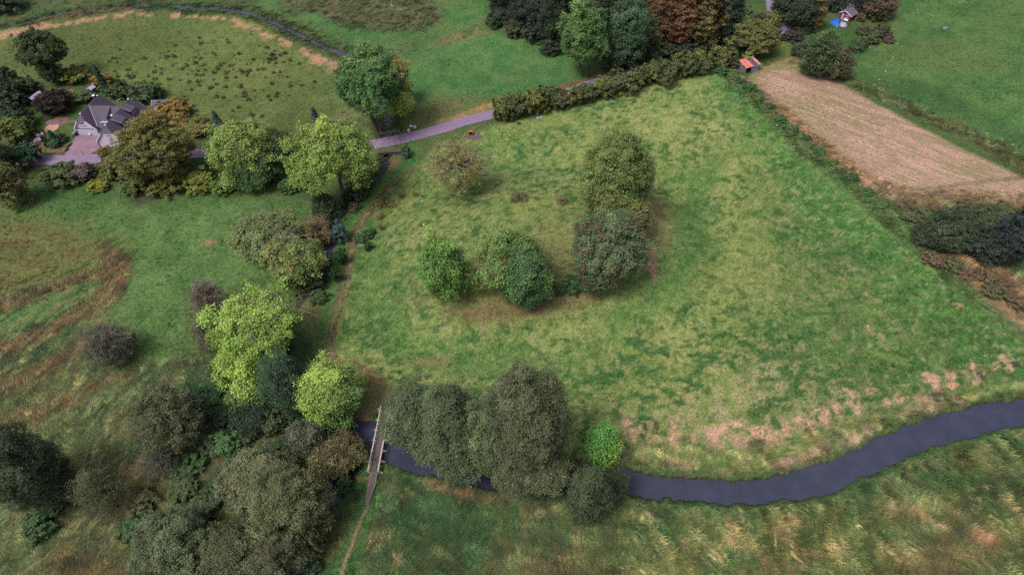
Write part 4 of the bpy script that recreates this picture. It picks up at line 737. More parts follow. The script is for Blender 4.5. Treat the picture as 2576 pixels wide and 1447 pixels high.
ORD = ['first', 'second', 'third', 'fourth', 'fifth', 'sixth', 'seventh', 'eighth', 'ninth', 'tenth', 'eleventh', 'twelfth', 'thirteenth', 'fourteenth', 'fifteenth', 'sixteenth', 'seventeenth', 'eighteenth', 'nineteenth']
for i, (x, y, rx, ry) in enumerate([(470, 1170, 44, 34), (520, 1120, 36, 30), (560, 1040, 40, 30), (600, 1100, 36, 26), (530, 1010, 36, 26), (690, 1060, 36, 36), (735, 1050, 30, 30), (800, 1085, 34, 26), (860, 1220, 26, 26), (500, 1290, 46, 34), (540, 1240, 40, 30), (350, 1270, 44, 34), (330, 1330, 40, 34), (790, 1370, 30, 40), (780, 1430, 36, 30), (130, 1240, 50, 40), (90, 1330, 50, 36), (460, 1230, 36, 30)]):
    bush(x, y, rx, ry, [(60, 84, 50), (74, 84, 56), (56, 76, 54), (82, 84, 60)][i % 4], 'scrub bush filling the lower left fen, %s in a count from the middle outward' % ORD[i] if i < 19 else '', 'scrub bushes of the lower left fen')
# belt of trees along the farm lane
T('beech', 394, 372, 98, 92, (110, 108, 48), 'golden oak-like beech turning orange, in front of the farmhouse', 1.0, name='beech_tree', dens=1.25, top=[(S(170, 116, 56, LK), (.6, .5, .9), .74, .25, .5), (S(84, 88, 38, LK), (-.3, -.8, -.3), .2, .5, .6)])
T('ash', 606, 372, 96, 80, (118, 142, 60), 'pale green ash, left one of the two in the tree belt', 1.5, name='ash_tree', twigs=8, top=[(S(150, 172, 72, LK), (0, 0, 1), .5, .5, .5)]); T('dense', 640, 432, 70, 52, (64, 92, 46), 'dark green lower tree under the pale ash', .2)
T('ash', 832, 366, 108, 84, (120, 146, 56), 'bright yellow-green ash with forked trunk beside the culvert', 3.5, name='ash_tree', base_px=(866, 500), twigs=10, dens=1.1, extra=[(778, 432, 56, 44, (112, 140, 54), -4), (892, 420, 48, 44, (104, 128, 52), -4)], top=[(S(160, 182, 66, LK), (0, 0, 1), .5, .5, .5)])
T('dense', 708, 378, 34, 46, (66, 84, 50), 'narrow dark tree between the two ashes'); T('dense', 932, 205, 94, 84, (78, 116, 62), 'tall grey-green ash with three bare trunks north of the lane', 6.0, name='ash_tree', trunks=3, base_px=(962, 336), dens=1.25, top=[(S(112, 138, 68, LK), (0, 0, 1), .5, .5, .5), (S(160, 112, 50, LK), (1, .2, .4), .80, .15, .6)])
T('ash', 1004, 262, 32, 32, (160, 180, 62), 'yellow-green sapling under the tall ash', 1.0, name='ash_tree'); T('dense', 1008, 205, 24, 42, (120, 106, 50), 'yellow-brown tree at the right of the tall ash', 2.0)
T('fine', 815, 520, 34, 34, (60, 78, 48), 'dark bush by the stream below the forked ash', 0., name='elder_bush', cat='bush')
BL = [(150, 440, 52, 26, (70, 84, 50), 'dull green hedge bush south of the farm lane, leftmost'), (205, 430, 36, 26, (92, 78, 76), 'purple-brown twiggy hedge bush south of the farm lane'), (242, 466, 28, 12, (118, 122, 50), 'low yellow bush at the foot of the lane hedge'),
      (292, 420, 50, 38, (96, 96, 56), 'olive bush at the lower left of the golden beech'), (340, 455, 44, 26, (74, 84, 44), 'dark green bush under the golden beech'), (420, 462, 50, 26, (92, 94, 40), 'gold-green bush under the golden beech'), (500, 448, 46, 34, (104, 110, 50), 'yellow-green bush between beech and pale ash'),
      (560, 462, 40, 26, (84, 106, 48), 'green bush under the left pale ash'), (740, 462, 36, 26, (62, 90, 46), 'dark bush left of the forked ash'), (900, 480, 30, 24, (58, 72, 46), 'dark undergrowth on the stream bank, upper'), (925, 455, 24, 20, (82, 100, 54), 'grey-green bush on the stream bank by the culvert'),
      (850, 580, 24, 30, (78, 104, 96), 'blue-green willow bush beside the cart track'), (925, 588, 20, 15, (52, 78, 46), 'round dark bush inside the pasture fence'), (928, 618, 12, 14, (58, 82, 48), 'smaller round dark bush inside the pasture fence'), (905, 602, 14, 12, (62, 96, 72), 'teal bush at the fence beside the round dark ones'),
      (1021, 378, 15, 20, (84, 106, 76), 'grey-green bush on top of the culvert bank'), (955, 505, 20, 9, (112, 104, 66), 'dry nettle patch by the fence'), (830, 560, 14, 20, (52, 70, 44), 'dark shrub hanging over the stream'), (860, 640, 16, 24, (56, 82, 48), 'green shrub on the right stream bank'), (845, 690, 14, 22, (58, 80, 52), 'green shrub lower on the right stream bank'), (790, 700, 30, 30, (48, 66, 42), 'dark shrub under the pale olive rowan'), (800, 745, 26, 18, (70, 86, 52), 'scrub where the stream leaves the track'),
      (890, 520, 18, 14, (84, 84, 60), 'weedy bush on the stream bank near the track'), (875, 490, 20, 14, (50, 66, 42), 'dark thicket at the foot of the forked ash')]
for a in BL: bush(*a)
for a in [(1045, 489, 10, 8, (104, 90, 66), 'brown dead dock clump, upper one above the cart track'), (1010, 492, 9, 8, (112, 96, 74), 'pale brown dead clump beside the fence corner'), (957, 570, 9, 12, (120, 94, 72), 'rusty dead clump at the pasture edge'), (1304, 495, 26, 9, (88, 76, 58), 'wide brown dead thistle patch in the pasture'), (1412, 503, 20, 9, (102, 96, 64), 'pale brown dead thistle patch left of the tall olive tree'), (985, 515, 14, 8, (126, 106, 76), 'dead weeds along the fence'), (955, 545, 14, 8, (112, 96, 68), 'faded weeds below the fence corner')]:
    bush(*a, proto=5, name='dead_thistle', cat='dead plant')
# farm garden and its edges
T('fine', 98, 122, 58, 52, (62, 80, 44), 'dark leaning tree at the edge of the rushy pasture', 5.5, trunks=2); T('fine', 128, 178, 30, 32, (58, 74, 42), 'low part-grown tree under the leaning one', 1.0)
for a in [(52, 212, 34, 28, (56, 72, 42), 'dark bush behind the silver shed'), (24, 235, 40, 40, (44, 58, 38), 'dark bush at the left edge by the sheds'), (14, 190, 26, 34, (44, 60, 38), 'dark bush at the left edge, upper'), (188, 184, 40, 20, (98, 100, 48), 'olive-gold bush behind the dark shed roof'), (150, 186, 30, 18, (60, 76, 42), 'green bush just behind the dark shed roof'),
          (250, 200, 30, 20, (122, 98, 52), 'orange-brown bush left of the leaning spruce'), (300, 222, 34, 26, (64, 78, 44), 'dark green bush under the leaning spruce'), (352, 230, 46, 32, (66, 82, 52), 'round grey-green bush above the picnic table'), (206, 240, 28, 18, (84, 96, 66), 'grey-green apple tree shrub beside the brick hut'), (180, 245, 16, 11, (90, 106, 52), 'light bush right of the copper beech'),
          (430, 272, 48, 24, (116, 96, 50), 'orange-brown bush behind the golden beech'), (512, 316, 38, 26, (104, 94, 54), 'brownish bush left of the blue spruce'), (15, 330, 54, 44, (88, 98, 48), 'olive bush at the left edge above the lane'), (40, 300, 40, 30, (40, 54, 36), 'dark bush on the garden edge'), (62, 385, 34, 36, (56, 80, 60), 'blue-green bush between lane and rubbish heap'),
          (20, 380, 32, 30, (66, 84, 42), 'dark bush left of the blue-green one'), (10, 285, 36, 26, (50, 64, 42), 'dark green bush left of the lawn'), (120, 358, 14, 12, (60, 76, 44), 'dark shrub in the rock garden, left'), (134, 360, 13, 13, (78, 104, 88), 'silvery blue shrub in the rock garden'), (152, 345, 14, 12, (60, 56, 60), 'purple shrub in the rock garden'), (160, 352, 11, 8, (50, 72, 50), 'small green shrub in the rock garden'), (112, 352, 9, 16, (44, 62, 38), 'upright dark shrub in the rock garden'),
          (258, 383, 20, 6, (98, 92, 44), 'flower bed shrub under the white gable'), (298, 376, 16, 11, (92, 112, 56), 'light green bush against the white gable'), (560, 285, 0.1, 0.1, (0, 0, 0), '')]:
    if a[2] > 1: bush(*a)
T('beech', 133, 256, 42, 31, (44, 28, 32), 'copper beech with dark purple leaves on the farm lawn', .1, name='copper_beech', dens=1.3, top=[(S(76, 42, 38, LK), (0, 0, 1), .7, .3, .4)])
conifer(266, 158, 238, 15, (48, 66, 50), 'thin dark spruce leaning over the farm garden'); conifer(548, 276, 330, 20, (52, 76, 66), 'blue-green spruce behind the left pale ash'); conifer(788, 270, 306, 10, (50, 66, 60), 'small dark spruce behind the forked ash'); conifer(134, 327, 360, 9, (44, 66, 40), 'narrow dark conifer in the rock garden')
T('beech', 18, 466, 46, 62, (92, 90, 48), 'olive tree cut by the left edge below the lane', .2, name='beech_tree'); T('fine', 0, 400, 30, 50, (52, 66, 38), 'dark tree at the left edge on the lane', .2)
bush(8, 5, 50, 14, (46, 58, 44), 'dark thicket in the top left corner')
# wood at the top and its neighbours
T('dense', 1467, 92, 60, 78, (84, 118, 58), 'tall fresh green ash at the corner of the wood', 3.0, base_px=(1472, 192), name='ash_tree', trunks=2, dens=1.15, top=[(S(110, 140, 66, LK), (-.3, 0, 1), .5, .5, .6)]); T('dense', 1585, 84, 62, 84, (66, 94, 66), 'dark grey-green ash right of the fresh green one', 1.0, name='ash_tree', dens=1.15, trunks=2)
for a in [('dense', 1345, 20, 70, 46, (44, 58, 52), 'blackish tree at the left end of the wood'), ('dense', 1405, 40, 46, 66, (46, 62, 42), 'dark green tree behind the fresh green ash'), ('dense', 1280, -15, 50, 34, (36, 48, 46), 'blackish tree at the top, outermost on the left'), ('dense', 1530, 15, 50, 60, (50, 68, 52), 'dark tree between the two ashes of the wood'),
          ('beech', 1668, 40, 46, 76, (106, 76, 50), 'rust-brown beech in the wood, left one'), ('beech', 1720, 36, 44, 82, (116, 78, 56), 'reddish brown beech in the wood, middle one'), ('beech', 1778, 44, 42, 76, (98, 88, 46), 'olive-brown beech in the wood, right one'), ('dense', 1632, 10, 40, 50, (62, 60, 46), 'dim brown tree behind the rust-brown beech'),
          ('dense', 1832, 44, 34, 66, (52, 72, 56), 'slim blue-green tree right of the beeches'), ('dense', 1800, -5, 60, 40, (44, 54, 44), 'dark tree at the top edge above the beeches'), ('dense', 2018, 26, 44, 42, (56, 72, 52), 'big dark tree left of the red cabin'), ('beech', 2056, 36, 16, 34, (112, 92, 48), 'orange-edged tree beside the red cabin'), ('dense', 1972, 10, 26, 34, (50, 66, 50), 'dark tree right of the yard path at the top'),
          ('dense', 2098, -8, 42, 26, (50, 66, 56), 'dark spruce-like tree behind the red cabin'), ('dense', 2188, 4, 30, 26, (46, 58, 52), 'blue-black tree at the right of the red cabin'), ('beech', 2218, 10, 32, 34, (98, 78, 62), 'brown tree at the corner of the right field'), ('dense', 2065, 138, 40, 50, (76, 94, 58), 'broad grey-green bush tree between hay field and cabin lawn'), ('dense', 2085, 112, 26, 30, (74, 102, 60), 'taller green tree on the cabin lawn edge'), ('fine', 2112, 160, 30, 36, (84, 84, 56), 'brown-olive bush tree beside the hay field'), ('beech', 1900, 96, 56, 44, (106, 108, 52), 'round golden-olive tree above the red-roofed shelter')]:
    T(a[0], a[1], a[2], a[3]*1.1, a[4]*1.12, a[5], a[6], .4)
for a in [(1878, 22, 20, 12, (84, 106, 60), 'pale garden bush at the top left of the yard path'), (1918, 45, 22, 18, (68, 68, 60), 'round grey-brown garden bush'), (1890, 62, 24, 14, (80, 84, 48), 'olive bush left of the grey-brown one'), (1945, 50, 22, 24, (100, 104, 56), 'yellow-green shrub by the private lane'), (1950, 85, 22, 20, (72, 84, 54), 'dark shrub by the private lane bend'), (2000, 85, 28, 18, (60, 60, 54), 'purplish bush left of the cabin lawn'), (2020, 118, 26, 24, (68, 80, 58), 'grey bush at the lawn corner'),
          (2030, 70, 24, 14, (52, 70, 46), 'dark bush on the near side of the cabin drive'), (2168, 42, 11, 13, (104, 84, 66), 'brown dead shrub right of the red cabin'), (2175, 75, 20, 12, (76, 78, 62), 'grey willow scrub on the lawn edge, upper'), (2220, 75, 26, 20, (74, 74, 60), 'grey-brown scrub in the right corner of the lawn'), (2192, 92, 26, 18, (74, 86, 54), 'olive scrub on the lawn edge, middle'), (2165, 112, 24, 16, (66, 80, 54), 'olive scrub on the lawn edge, lower'), (2210, 40, 22, 14, (70, 88, 50), 'green scrub by the corner of the right field'), (2238, 96, 18, 10, (88, 78, 64), 'brown scrub at the right field corner'), (2060, 170, 22, 14, (60, 74, 48), 'low scrub at the hay field edge')]:
    bush(*a)
ORD2 = ['first', 'second', 'third', 'fourth', 'fifth', 'sixth', 'seventh', 'eighth', 'ninth', 'tenth', 'eleventh', 'twelfth', 'thirteenth', 'fourteenth', 'fifteenth', 'sixteenth']
for i, (x, y) in enumerate([(1250, 40), (1300, 62), (1345, 78), (1385, 110), (1540, 150), (1600, 150), (1640, 130), (1680, 122), (1725, 118), (1765, 112), (1800, 92), (1842, 112), (1660, 95), (1710, 85), (1750, 80), (1620, 110)]):
    bush(x, y, 34, 26, [(50, 62, 46), (62, 66, 46), (46, 58, 48)][i % 3], 'dark undergrowth shrub at the foot of the wood, %s from the left' % ORD2[i], 'undergrowth shrubs of the wood')
# hedge between lane and pasture
rg = random.Random(21); HX = [(1262, 266), (1300, 258), (1338, 250), (1374, 240), (1410, 246), (1442, 236), (1476, 228), (1508, 214), (1530, 222), (1556, 200), (1582, 206), (1606, 188), (1634, 180), (1660, 168), (1680, 182), (1706, 160), (1730, 160), (1752, 148), (1776, 160)]
HC = [(92, 98, 60), (80, 88, 56), (104, 108, 58), (72, 84, 52), (84, 88, 60)]
ORD = ['first', 'second', 'third', 'fourth', 'fifth', 'sixth', 'seventh', 'eighth', 'ninth', 'tenth', 'eleventh', 'twelfth', 'thirteenth', 'fourteenth', 'fifteenth', 'sixteenth', 'seventeenth', 'eighteenth', 'nineteenth']
for i, (x, y) in enumerate(HX):
    bush(x, y, rg.uniform(27, 36)*(1.15 if i < 4 else 1), rg.uniform(27, 38)*(1.15 if i < 4 else 1), HC[i % 5], 'olive hedge bush between lane and pasture, %s from the lane end' % ORD[i], 'hedge bushes between lane and pasture')
bush(1810, 135, 32, 32, (96, 98, 56), 'larger round hedge bush left of the red-roofed shelter'); bush(1370, 275, 16, 10, (150, 148, 62), 'yellow-green low growth at the foot of the hedge'); bush(1555, 232, 16, 10, (140, 138, 62), 'yellow-green low growth at the hedge foot near the fresh green ash')
for i, (x, y) in enumerate([(1812, 180), (1840, 184), (1862, 200), (1885, 222), (1908, 244), (1934, 268), (1962, 292), (1995, 318), (2030, 345), (2066, 376), (2104, 412), (2142, 446), (2178, 478), (2216, 512)]):
    bush(x+rg.uniform(-8, 8), y+rg.uniform(-6, 6), rg.uniform(12, 20), rg.uniform(5, 9), [(66, 96, 60), (82, 102, 64), (64, 86, 56)][i % 3], 'low bramble in the ditch strip, %s counted from the hedge' % ORD[i], 'brambles in the ditch strip')
bush(1780, 105, 30, 26, (62, 72, 50), 'dark bush behind the hedge under the beeches'); bush(1850, 150, 22, 18, (70, 76, 58), 'dark bush left behind the red-roofed shelter')
for a in [('fine', 2395, 580, 72, 58, (66, 82, 58), 'dark green willow thicket right of the pasture, left part'), ('fine', 2470, 560, 62, 52, (76, 88, 60), 'olive-topped willow thicket right of the pasture, middle part'), ('fine', 2500, 615, 62, 52, (54, 66, 58), 'blackish thicket in front of the olive-topped one'), ('fine', 2562, 600, 56, 84, (52, 62, 64), 'blue-black thicket cut by the right edge'), ('fine', 2330, 592, 40, 30, (56, 66, 50), 'low dark scrub at the left end of the right thicket')]:
    T(*a, 0., name='willow_thicket', cat='thicket')
print('TREES', NT[0], 'BUSH', NBU[0], 'tris', sum(len(o.data.polygons) for o in sc.objects if o.type == 'MESH'))
for i, (x, y) in enumerate([(2350, 648), (2395, 665), (2440, 690), (2480, 690), (2500, 730), (2540, 715), (2560, 760), (2300, 540), (2360, 525), (2440, 520), (2520, 522), (2280, 510)]):
    bush(x, y, 30, 15, [(98, 84, 66), (84, 86, 60), (108, 88, 72)][i % 3], 'brown scrub around the right-hand thicket, %s in the run along its edge' % ORD[i], 'brown scrub round the right thicket', proto=5 if i % 3 == 2 else i % 5)
# dark rush tussocks in the far pasture
rush, _ = crown_mesh('rush_tuft', [((0, 0, .3), (.5, .5, .4), (1, 1, 1))], 260, .12, .12, 77, twig=True); rg = random.Random(9); rmat = S(56, 60, 40, LK)
far = wp(FARLEFT); made = 0; spots = []
for _ in range(4000):
    if made >= 150: break
    cx, cy = rg.choice([(560, 165, 70, 28), (680, 150, 40, 16), (430, 150, 70, 30), (640, 205, 90, 40), (520, 205, 90, 30), (610, 180, 26, 10), (390, 195, 60, 25), (560, 120, 90, 30), (700, 235, 60, 50)])[:2], None
    c = rg.choice([(560, 165, 70, 28), (680, 150, 40, 16), (430, 150, 70, 30), (640, 205, 90, 40), (520, 205, 90, 30), (610, 180, 16, 8), (390, 195, 60, 25), (560, 120, 90, 30), (620, 250, 90, 30), (300, 190, 50, 30)])
    x, y = rg.gauss(c[0], c[2]), rg.gauss(c[1], c[3])
    if not (270 < x < 810 and 75 < y < 300): continue
    p = G(x, y); 
    if poly_sd(np.array([p[0]]), np.array([p[1]]), far)[0] > -2: continue
    o = link('rush_tuft', rush, None, None, (p[0], p[1], zg(p[0], p[1]))); s = rg.uniform(.7, 1.7); o.scale = (s*1.3, s, s*.8); o.rotation_euler = (0, 0, rg.uniform(0, 6)); o.color = (rmat[0], rmat[1], rmat[2], 1)
    tag(o, 'dark rush tussock in the grazed pasture beyond the farmhouse', 'rush tussock', 'rush tussocks in the far pasture'); made += 1
# ------------------------------------------------------------------ farmhouse
def P0(f, x, y, z=0.0): return Wz(*f(x, y), z)
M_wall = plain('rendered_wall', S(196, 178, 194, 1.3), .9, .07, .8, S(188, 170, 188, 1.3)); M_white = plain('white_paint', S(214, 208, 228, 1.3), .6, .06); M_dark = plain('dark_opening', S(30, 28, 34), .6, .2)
M_glass = plain('window_glass', S(44, 48, 74), .15, .1, spec=.6); M_gdoor = plain('garage_door', S(182, 178, 198, 1.25), .6, .05, 2); M_lead = plain('lead_flashing', S(128, 130, 160), .6, .12, 2); M_brown = plain('brown_timber', S(92, 70, 62), .8, .2)
M_wood = plain('weathered_wood', S(134, 116, 110), .9, .25, 3, S(112, 98, 92), stretch=(1, 1, 6)); M_iron = plain('dark_iron', S(54, 50, 56), .7, .2); M_grey = plain('grey_metal', S(128, 130, 140), .5, .15)
def tile_mat(name, axis):
    m, t, b = new_mat(name); tc = N(t, 'ShaderNodeTexCoord'); sp = N(t, 'ShaderNodeSeparateXYZ'); t.links.new(tc.outputs['Object'], sp.inputs[0])
    w = mathn(t, 'SINE', mathn(t, 'MULTIPLY', sp.outputs[axis], 2*math.pi/.42), 0); f = noise(t, tc.outputs['Object'], 1.6, 4); c2 = mathn(t, 'SINE', mathn(t, 'MULTIPLY', sp.outputs[2], 2*math.pi/.3), 0)
    k = mathn(t, 'MULTIPLY', mathn(t, 'MULTIPLY', maprange(t, w, -1, 1, .55, 1.25), maprange(t, c2, -1, 1, .85, 1.1)), maprange(t, f, .3, .7, .8, 1.2))
    t.links.new(vscale(t, mixc(t, maprange(t, f, .4, .6, 0, 1), S4(90, 74, 98, .95), S4(80, 66, 82, .95)), k), b.inputs['Base Color']); b.inputs['Roughness'].default_value = .75
    bp = N(t, 'ShaderNodeBump'); bp.inputs['Strength'].default_value = .6; bp.inputs['Distance'].default_value = .06; t.links.new(w, bp.inputs['Height']); t.links.new(bp.outputs[0], b.inputs['Normal']); return m
M_ty = tile_mat('roof_tiles_ribs_y', 1); M_tx = tile_mat('roof_tiles_ribs_x', 0)
HZ = zg(-116, 170); H_ = empty('farmhouse', (-119.82, 167.3, max(HZ, 0)), 'white rendered farmhouse with dark half-hipped roofs and two garage doors beside the drive', 'house', rz=math.radians(-9.5))
def gable_wing(x0, x1, y0, y1, ze, zr, zh, tag_):
    """walls and the two roof slopes with half hips, ridge along y"""
    xm = (x0+x1)/2; s = (zr-ze)/(xm-x0); xh0, xh1 = x0+(zh-ze)/s, x1-(zh-ze)/s; o = .35; yr0, yr1 = y0+1.1, y1-1.1; t_ = .14
    w = MB()
    for y in (y0, y1): 
        q = [(x0, y, 0), (x1, y, 0), (x1, y, ze), (xh1, y, zh), (xh0, y, zh), (x0, y, ze)]; w.slab(q if y == y0 else q[::-1], .25, (0, -1, 0) if y == y0 else (0, 1, 0))
    w.box(x0, x0+.25, y0+.26, y1-.26, 0, ze-.02); w.box(x1-.25, x1, y0+.26, y1-.26, 0, ze-.02); w.build('wall', M_wall, H_)
    for sgn in (-1, 1):
        e = x0-o if sgn < 0 else x1+o; h = xh0 if sgn < 0 else xh1; ez = ze-s*o
        q = [(e, y0-.25, ez), (h, y0-.25, zh), (xm, yr0, zr), (xm, yr1, zr), (h, y1+.25, zh), (e, y1+.25, ez)]; q = [(a, b_, c+.16) for a, b_, c in q]
        r = MB().slab(q if sgn > 0 else q[::-1], t_).build('roof', M_ty, H_)
        bb = MB(); bb.bar(np.array(q[0])+[0, -.06, -.02], np.array(q[1])+[0, -.06, -.02], .07, .22); bb.bar(np.array(q[5])+[0, .06, -.02], np.array(q[4])+[0, .06, -.02], .07, .22); bb.build('bargeboard', M_white, r)
        MB().bar((e, y0-.25, ez+.05), (e, y1+.25, ez+.05), .12).build('gutter', M_lead, r)
    for y, yr, d in ((y0-.25, yr0, -1), (y1+.25, yr1, 1)):
        q = [(xh0, y, zh+.165), (xh1, y, zh+.165), (xm, yr, zr+.165)]; MB().slab(q if d < 0 else q[::-1], t_).build('hip_roof', M_tx, H_); 
    r = MB(); r.tube([(xm, yr0, zr+.17), (xm, yr1, zr+.17)], .10, 6); r = r.build('ridge', M_ty, H_)
    for y in (yr0, yr1): MB().blob((xm, y, zr+.26), (.24, .28, .14), 3, 8, 5, .05).build('ridge_cap', M_white, r)
    return xm
gable_wing(0, 6.2, 0, 11.2, 2.4, 6.2, 4.7, 'a'); gable_wing(9.7, 17.5, -5.2, 9.6, 2.3, 6.45, 4.75, 'b')
# cross wing between them, ridge along x
w = MB(); w.box(6.22, 9.66, 1.15, 1.4, 0, 2.4); w.box(6.22, 9.66, 9.2, 9.45, 0, 2.4); w.build('wall', M_wall, H_)
zc = lambda y: 2.4+(5.3-abs(y-5.3)-.9)*(6.2-2.4)/4.4 if False else 6.2-abs(y-5.3)*(3.8/4.4)
r = MB().slab([(6.6, .65, zc(.65)+.15), (9.3, .65, zc(.65)+.15), (13.4, 5.3, 6.35), (3.2, 5.3, 6.35)], .14).build('cross_roof', M_tx, H_); MB().slab([(3.2, 5.3, 6.352), (13.4, 5.3, 6.352), (9.3, 9.9, zc(9.9)+.15), (6.6, 9.9, zc(9.9)+.15)], .14).build('cross_roof', M_tx, H_)
MB().tube([(3.2, 5.3, 6.38), (13.4, 5.3, 6.38)], .09, 6).build('ridge', M_tx, H_)
MB().bar((3.25, 5.25, 6.42), (6.45, .75, 2.62), .26, .06).build('valley_gutter', M_lead, H_); MB().bar((13.2, 5.25, 6.46), (9.5, .75, 2.62), .16, .06).build('valley_gutter', M_lead, H_)
# dormer of the cross wing
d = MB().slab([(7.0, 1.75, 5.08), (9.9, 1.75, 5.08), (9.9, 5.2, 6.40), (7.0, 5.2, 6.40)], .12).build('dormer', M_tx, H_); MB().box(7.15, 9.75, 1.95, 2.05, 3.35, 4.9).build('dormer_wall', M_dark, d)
k = MB(); k.slab([(7.12, 2.0, 3.3), (7.12, 2.0, 4.95), (7.12, 5.0, 6.2)], .08); k.slab([(9.78, 2.0, 3.3), (9.78, 5.0, 6.2), (9.78, 2.0, 4.95)], .08); k.build('dormer_cheek', M_lead, d); MB().bar((6.95, 1.8, 3.3), (9.95, 1.8, 3.3), .16, .10).build('dormer_sill', M_white, d)
def window(x0, x1, z0, z1, y, n, rows=1, parent=None, ax='y', sgn=-1, name='window'):
    """n casements; frame proud of the wall, panes set in"""
    pt = (lambda a, b_, c: (a, b_, c)) if ax == 'y' else (lambda a, b_, c: (b_, a, c)); f = MB(); w_ = .09
    def bx(a0, a1, c0, c1, d0, d1):
        p, q = pt(a0, y+sgn*d0, c0), pt(a1, y+sgn*d1, c1); return (min(p[0], q[0]), max(p[0], q[0]), min(p[1], q[1]), max(p[1], q[1]), c0, c1)
    f.box(*bx(x0-w_, x1+w_, z0-w_, z0, 0, .09)); f.box(*bx(x0-w_, x1+w_, z1, z1+w_, 0, .08))
    for i in range(n+1): a = x0+(x1-x0)*i/n; f.box(*bx(a-w_/2, a+w_/2, z0, z1, 0, .075))
    for j in range(1, rows): c = z0+(z1-z0)*j/rows; f.box(*bx(x0, x1, c-.03, c+.03, 0, .06))
    o = f.build(name, M_white, parent or H_)
    for i in range(n):
        a, b2 = x0+(x1-x0)*i/n+w_/2, x0+(x1-x0)*(i+1)/n-w_/2; g_ = MB().box(*bx(a, b2, z0, z1, .005, .03))
        if parent is None: g_.build('pane', M_glass, o)
        else: f2 = g_.build('pane', M_glass, parent)
    return o
window(2.1, 3.5, 3.62, 4.42, 0, 2); window(12.9, 14.4, 3.65, 4.4, -5.2, 4, 2); window(7.5, 9.4, 3.6, 4.75, 1.95, 4, 1, parent=d)
gd = MB().box(.45, 2.95, -.04, .02, .02, 2.12); g1 = gd.build('garage_door', M_gdoor, H_); g2 = MB().box(3.35, 5.95, -.04, .02, .02, 2.12).build('garage_door', M_gdoor, H_)
for g_, xx in ((g1, 1.7), (g2, 4.65)): MB().box(xx-.12, xx+.12, -.08, -.041, .9, .96).build('handle', M_iron, g_)
for g_, a, b2 in ((g1, .45, 2.95), (g2, 3.35, 5.95)):
    s = MB()
    for j in range(1, 4): s.box(a, b2, -.052, -.041, j*.53-.012, j*.53+.012)
    s.build('panel_groove', M_lead, g_)
MB().box(-.02, 6.22, -.10, -.002, 2.18, 2.34).build('lintel', M_brown, H_)
rg = random.Random(4); s = MB(); x = 1.95
while x < 3.95: hh = rg.choice([.12, .12, .22]); s.box(x, x+rg.uniform(.05, .10), -.03, -.003, 3.0, 3.0+hh); s.box(x, x+.12, -.028, -.003, 3.0+rg.choice([0, .06, .1]), 3.03+.1); x += .13
s.build('wrought_iron_lettering', M_iron, H_)  # unreadable name on the gable, suggested by small dark strokes
s = MB(); s.box(12.9, 14.5, -5.225, -5.203, 3.25, 3.29); s.build('wall_line', M_brown, H_)
MB().tube([(6.35, -.12, 2.3), (6.35, -.12, .1)], .05).build('downpipe', M_lead, H_); MB().tube([(9.55, -5.32, 2.2), (9.62, -5.32, .1)], .05).build('downpipe', M_lead, H_)
for y0, y1 in ((-1.5, 1.3), (4.0, 6.7)):       # shed dormers on the east slope
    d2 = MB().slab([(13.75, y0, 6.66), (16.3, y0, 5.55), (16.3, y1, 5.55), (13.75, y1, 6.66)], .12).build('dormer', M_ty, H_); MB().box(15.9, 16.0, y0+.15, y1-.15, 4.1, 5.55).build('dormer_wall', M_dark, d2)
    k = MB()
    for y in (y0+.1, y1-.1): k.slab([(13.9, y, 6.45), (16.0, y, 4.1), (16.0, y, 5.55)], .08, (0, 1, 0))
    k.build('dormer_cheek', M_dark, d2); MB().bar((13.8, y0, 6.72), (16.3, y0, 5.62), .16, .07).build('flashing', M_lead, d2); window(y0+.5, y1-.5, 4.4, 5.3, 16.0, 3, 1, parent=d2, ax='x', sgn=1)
c = MB().box(2.3, 2.9, 9.0, 9.6, 4.8, 6.9).build('chimney', M_iron, H_); MB().box(2.22, 2.98, 8.92, 9.68, 6.9, 7.02).build('chimney_cap', M_white, c)
MB().blob((10.5, 3.1, 4.75), (.4, .3, .3), 5, 8, 5, .1).build('roof_vent', M_white, H_); MB().tube([(3.4, 8.2, 6.3), (3.4, 8.2, 7.5)], .03).bar((3.0, 8.2, 7.4), (3.8, 8.2, 7.4), .03).build('aerial', M_grey, H_)
lt = empty('lean_to', (-119.82, 167.3, 0), 'low blue-grey lean-to roof against the left garage corner', 'lean-to', rz=math.radians(-9.5)); MB().slab([(-1.55, -1.2, 1.1), (-.45, -1.2, 1.5), (-.45, 2.2, 1.5), (-1.55, 2.2, 1.1)], .06).build('sloping_panel', M_lead, lt)
for x, y, z in ((-1.5, -1.1, 1.05), (-1.5, 2.1, 1.05), (-.5, -1.1, 1.4), (-.5, 2.1, 1.4)): MB().box(x-.05, x+.05, y-.05, y+.05, 0, z).build('post', M_grey, lt)
MB().box(-1.45, -.55, -1.0, 2.0, 0, .5).build('log_stack', M_brown, lt)
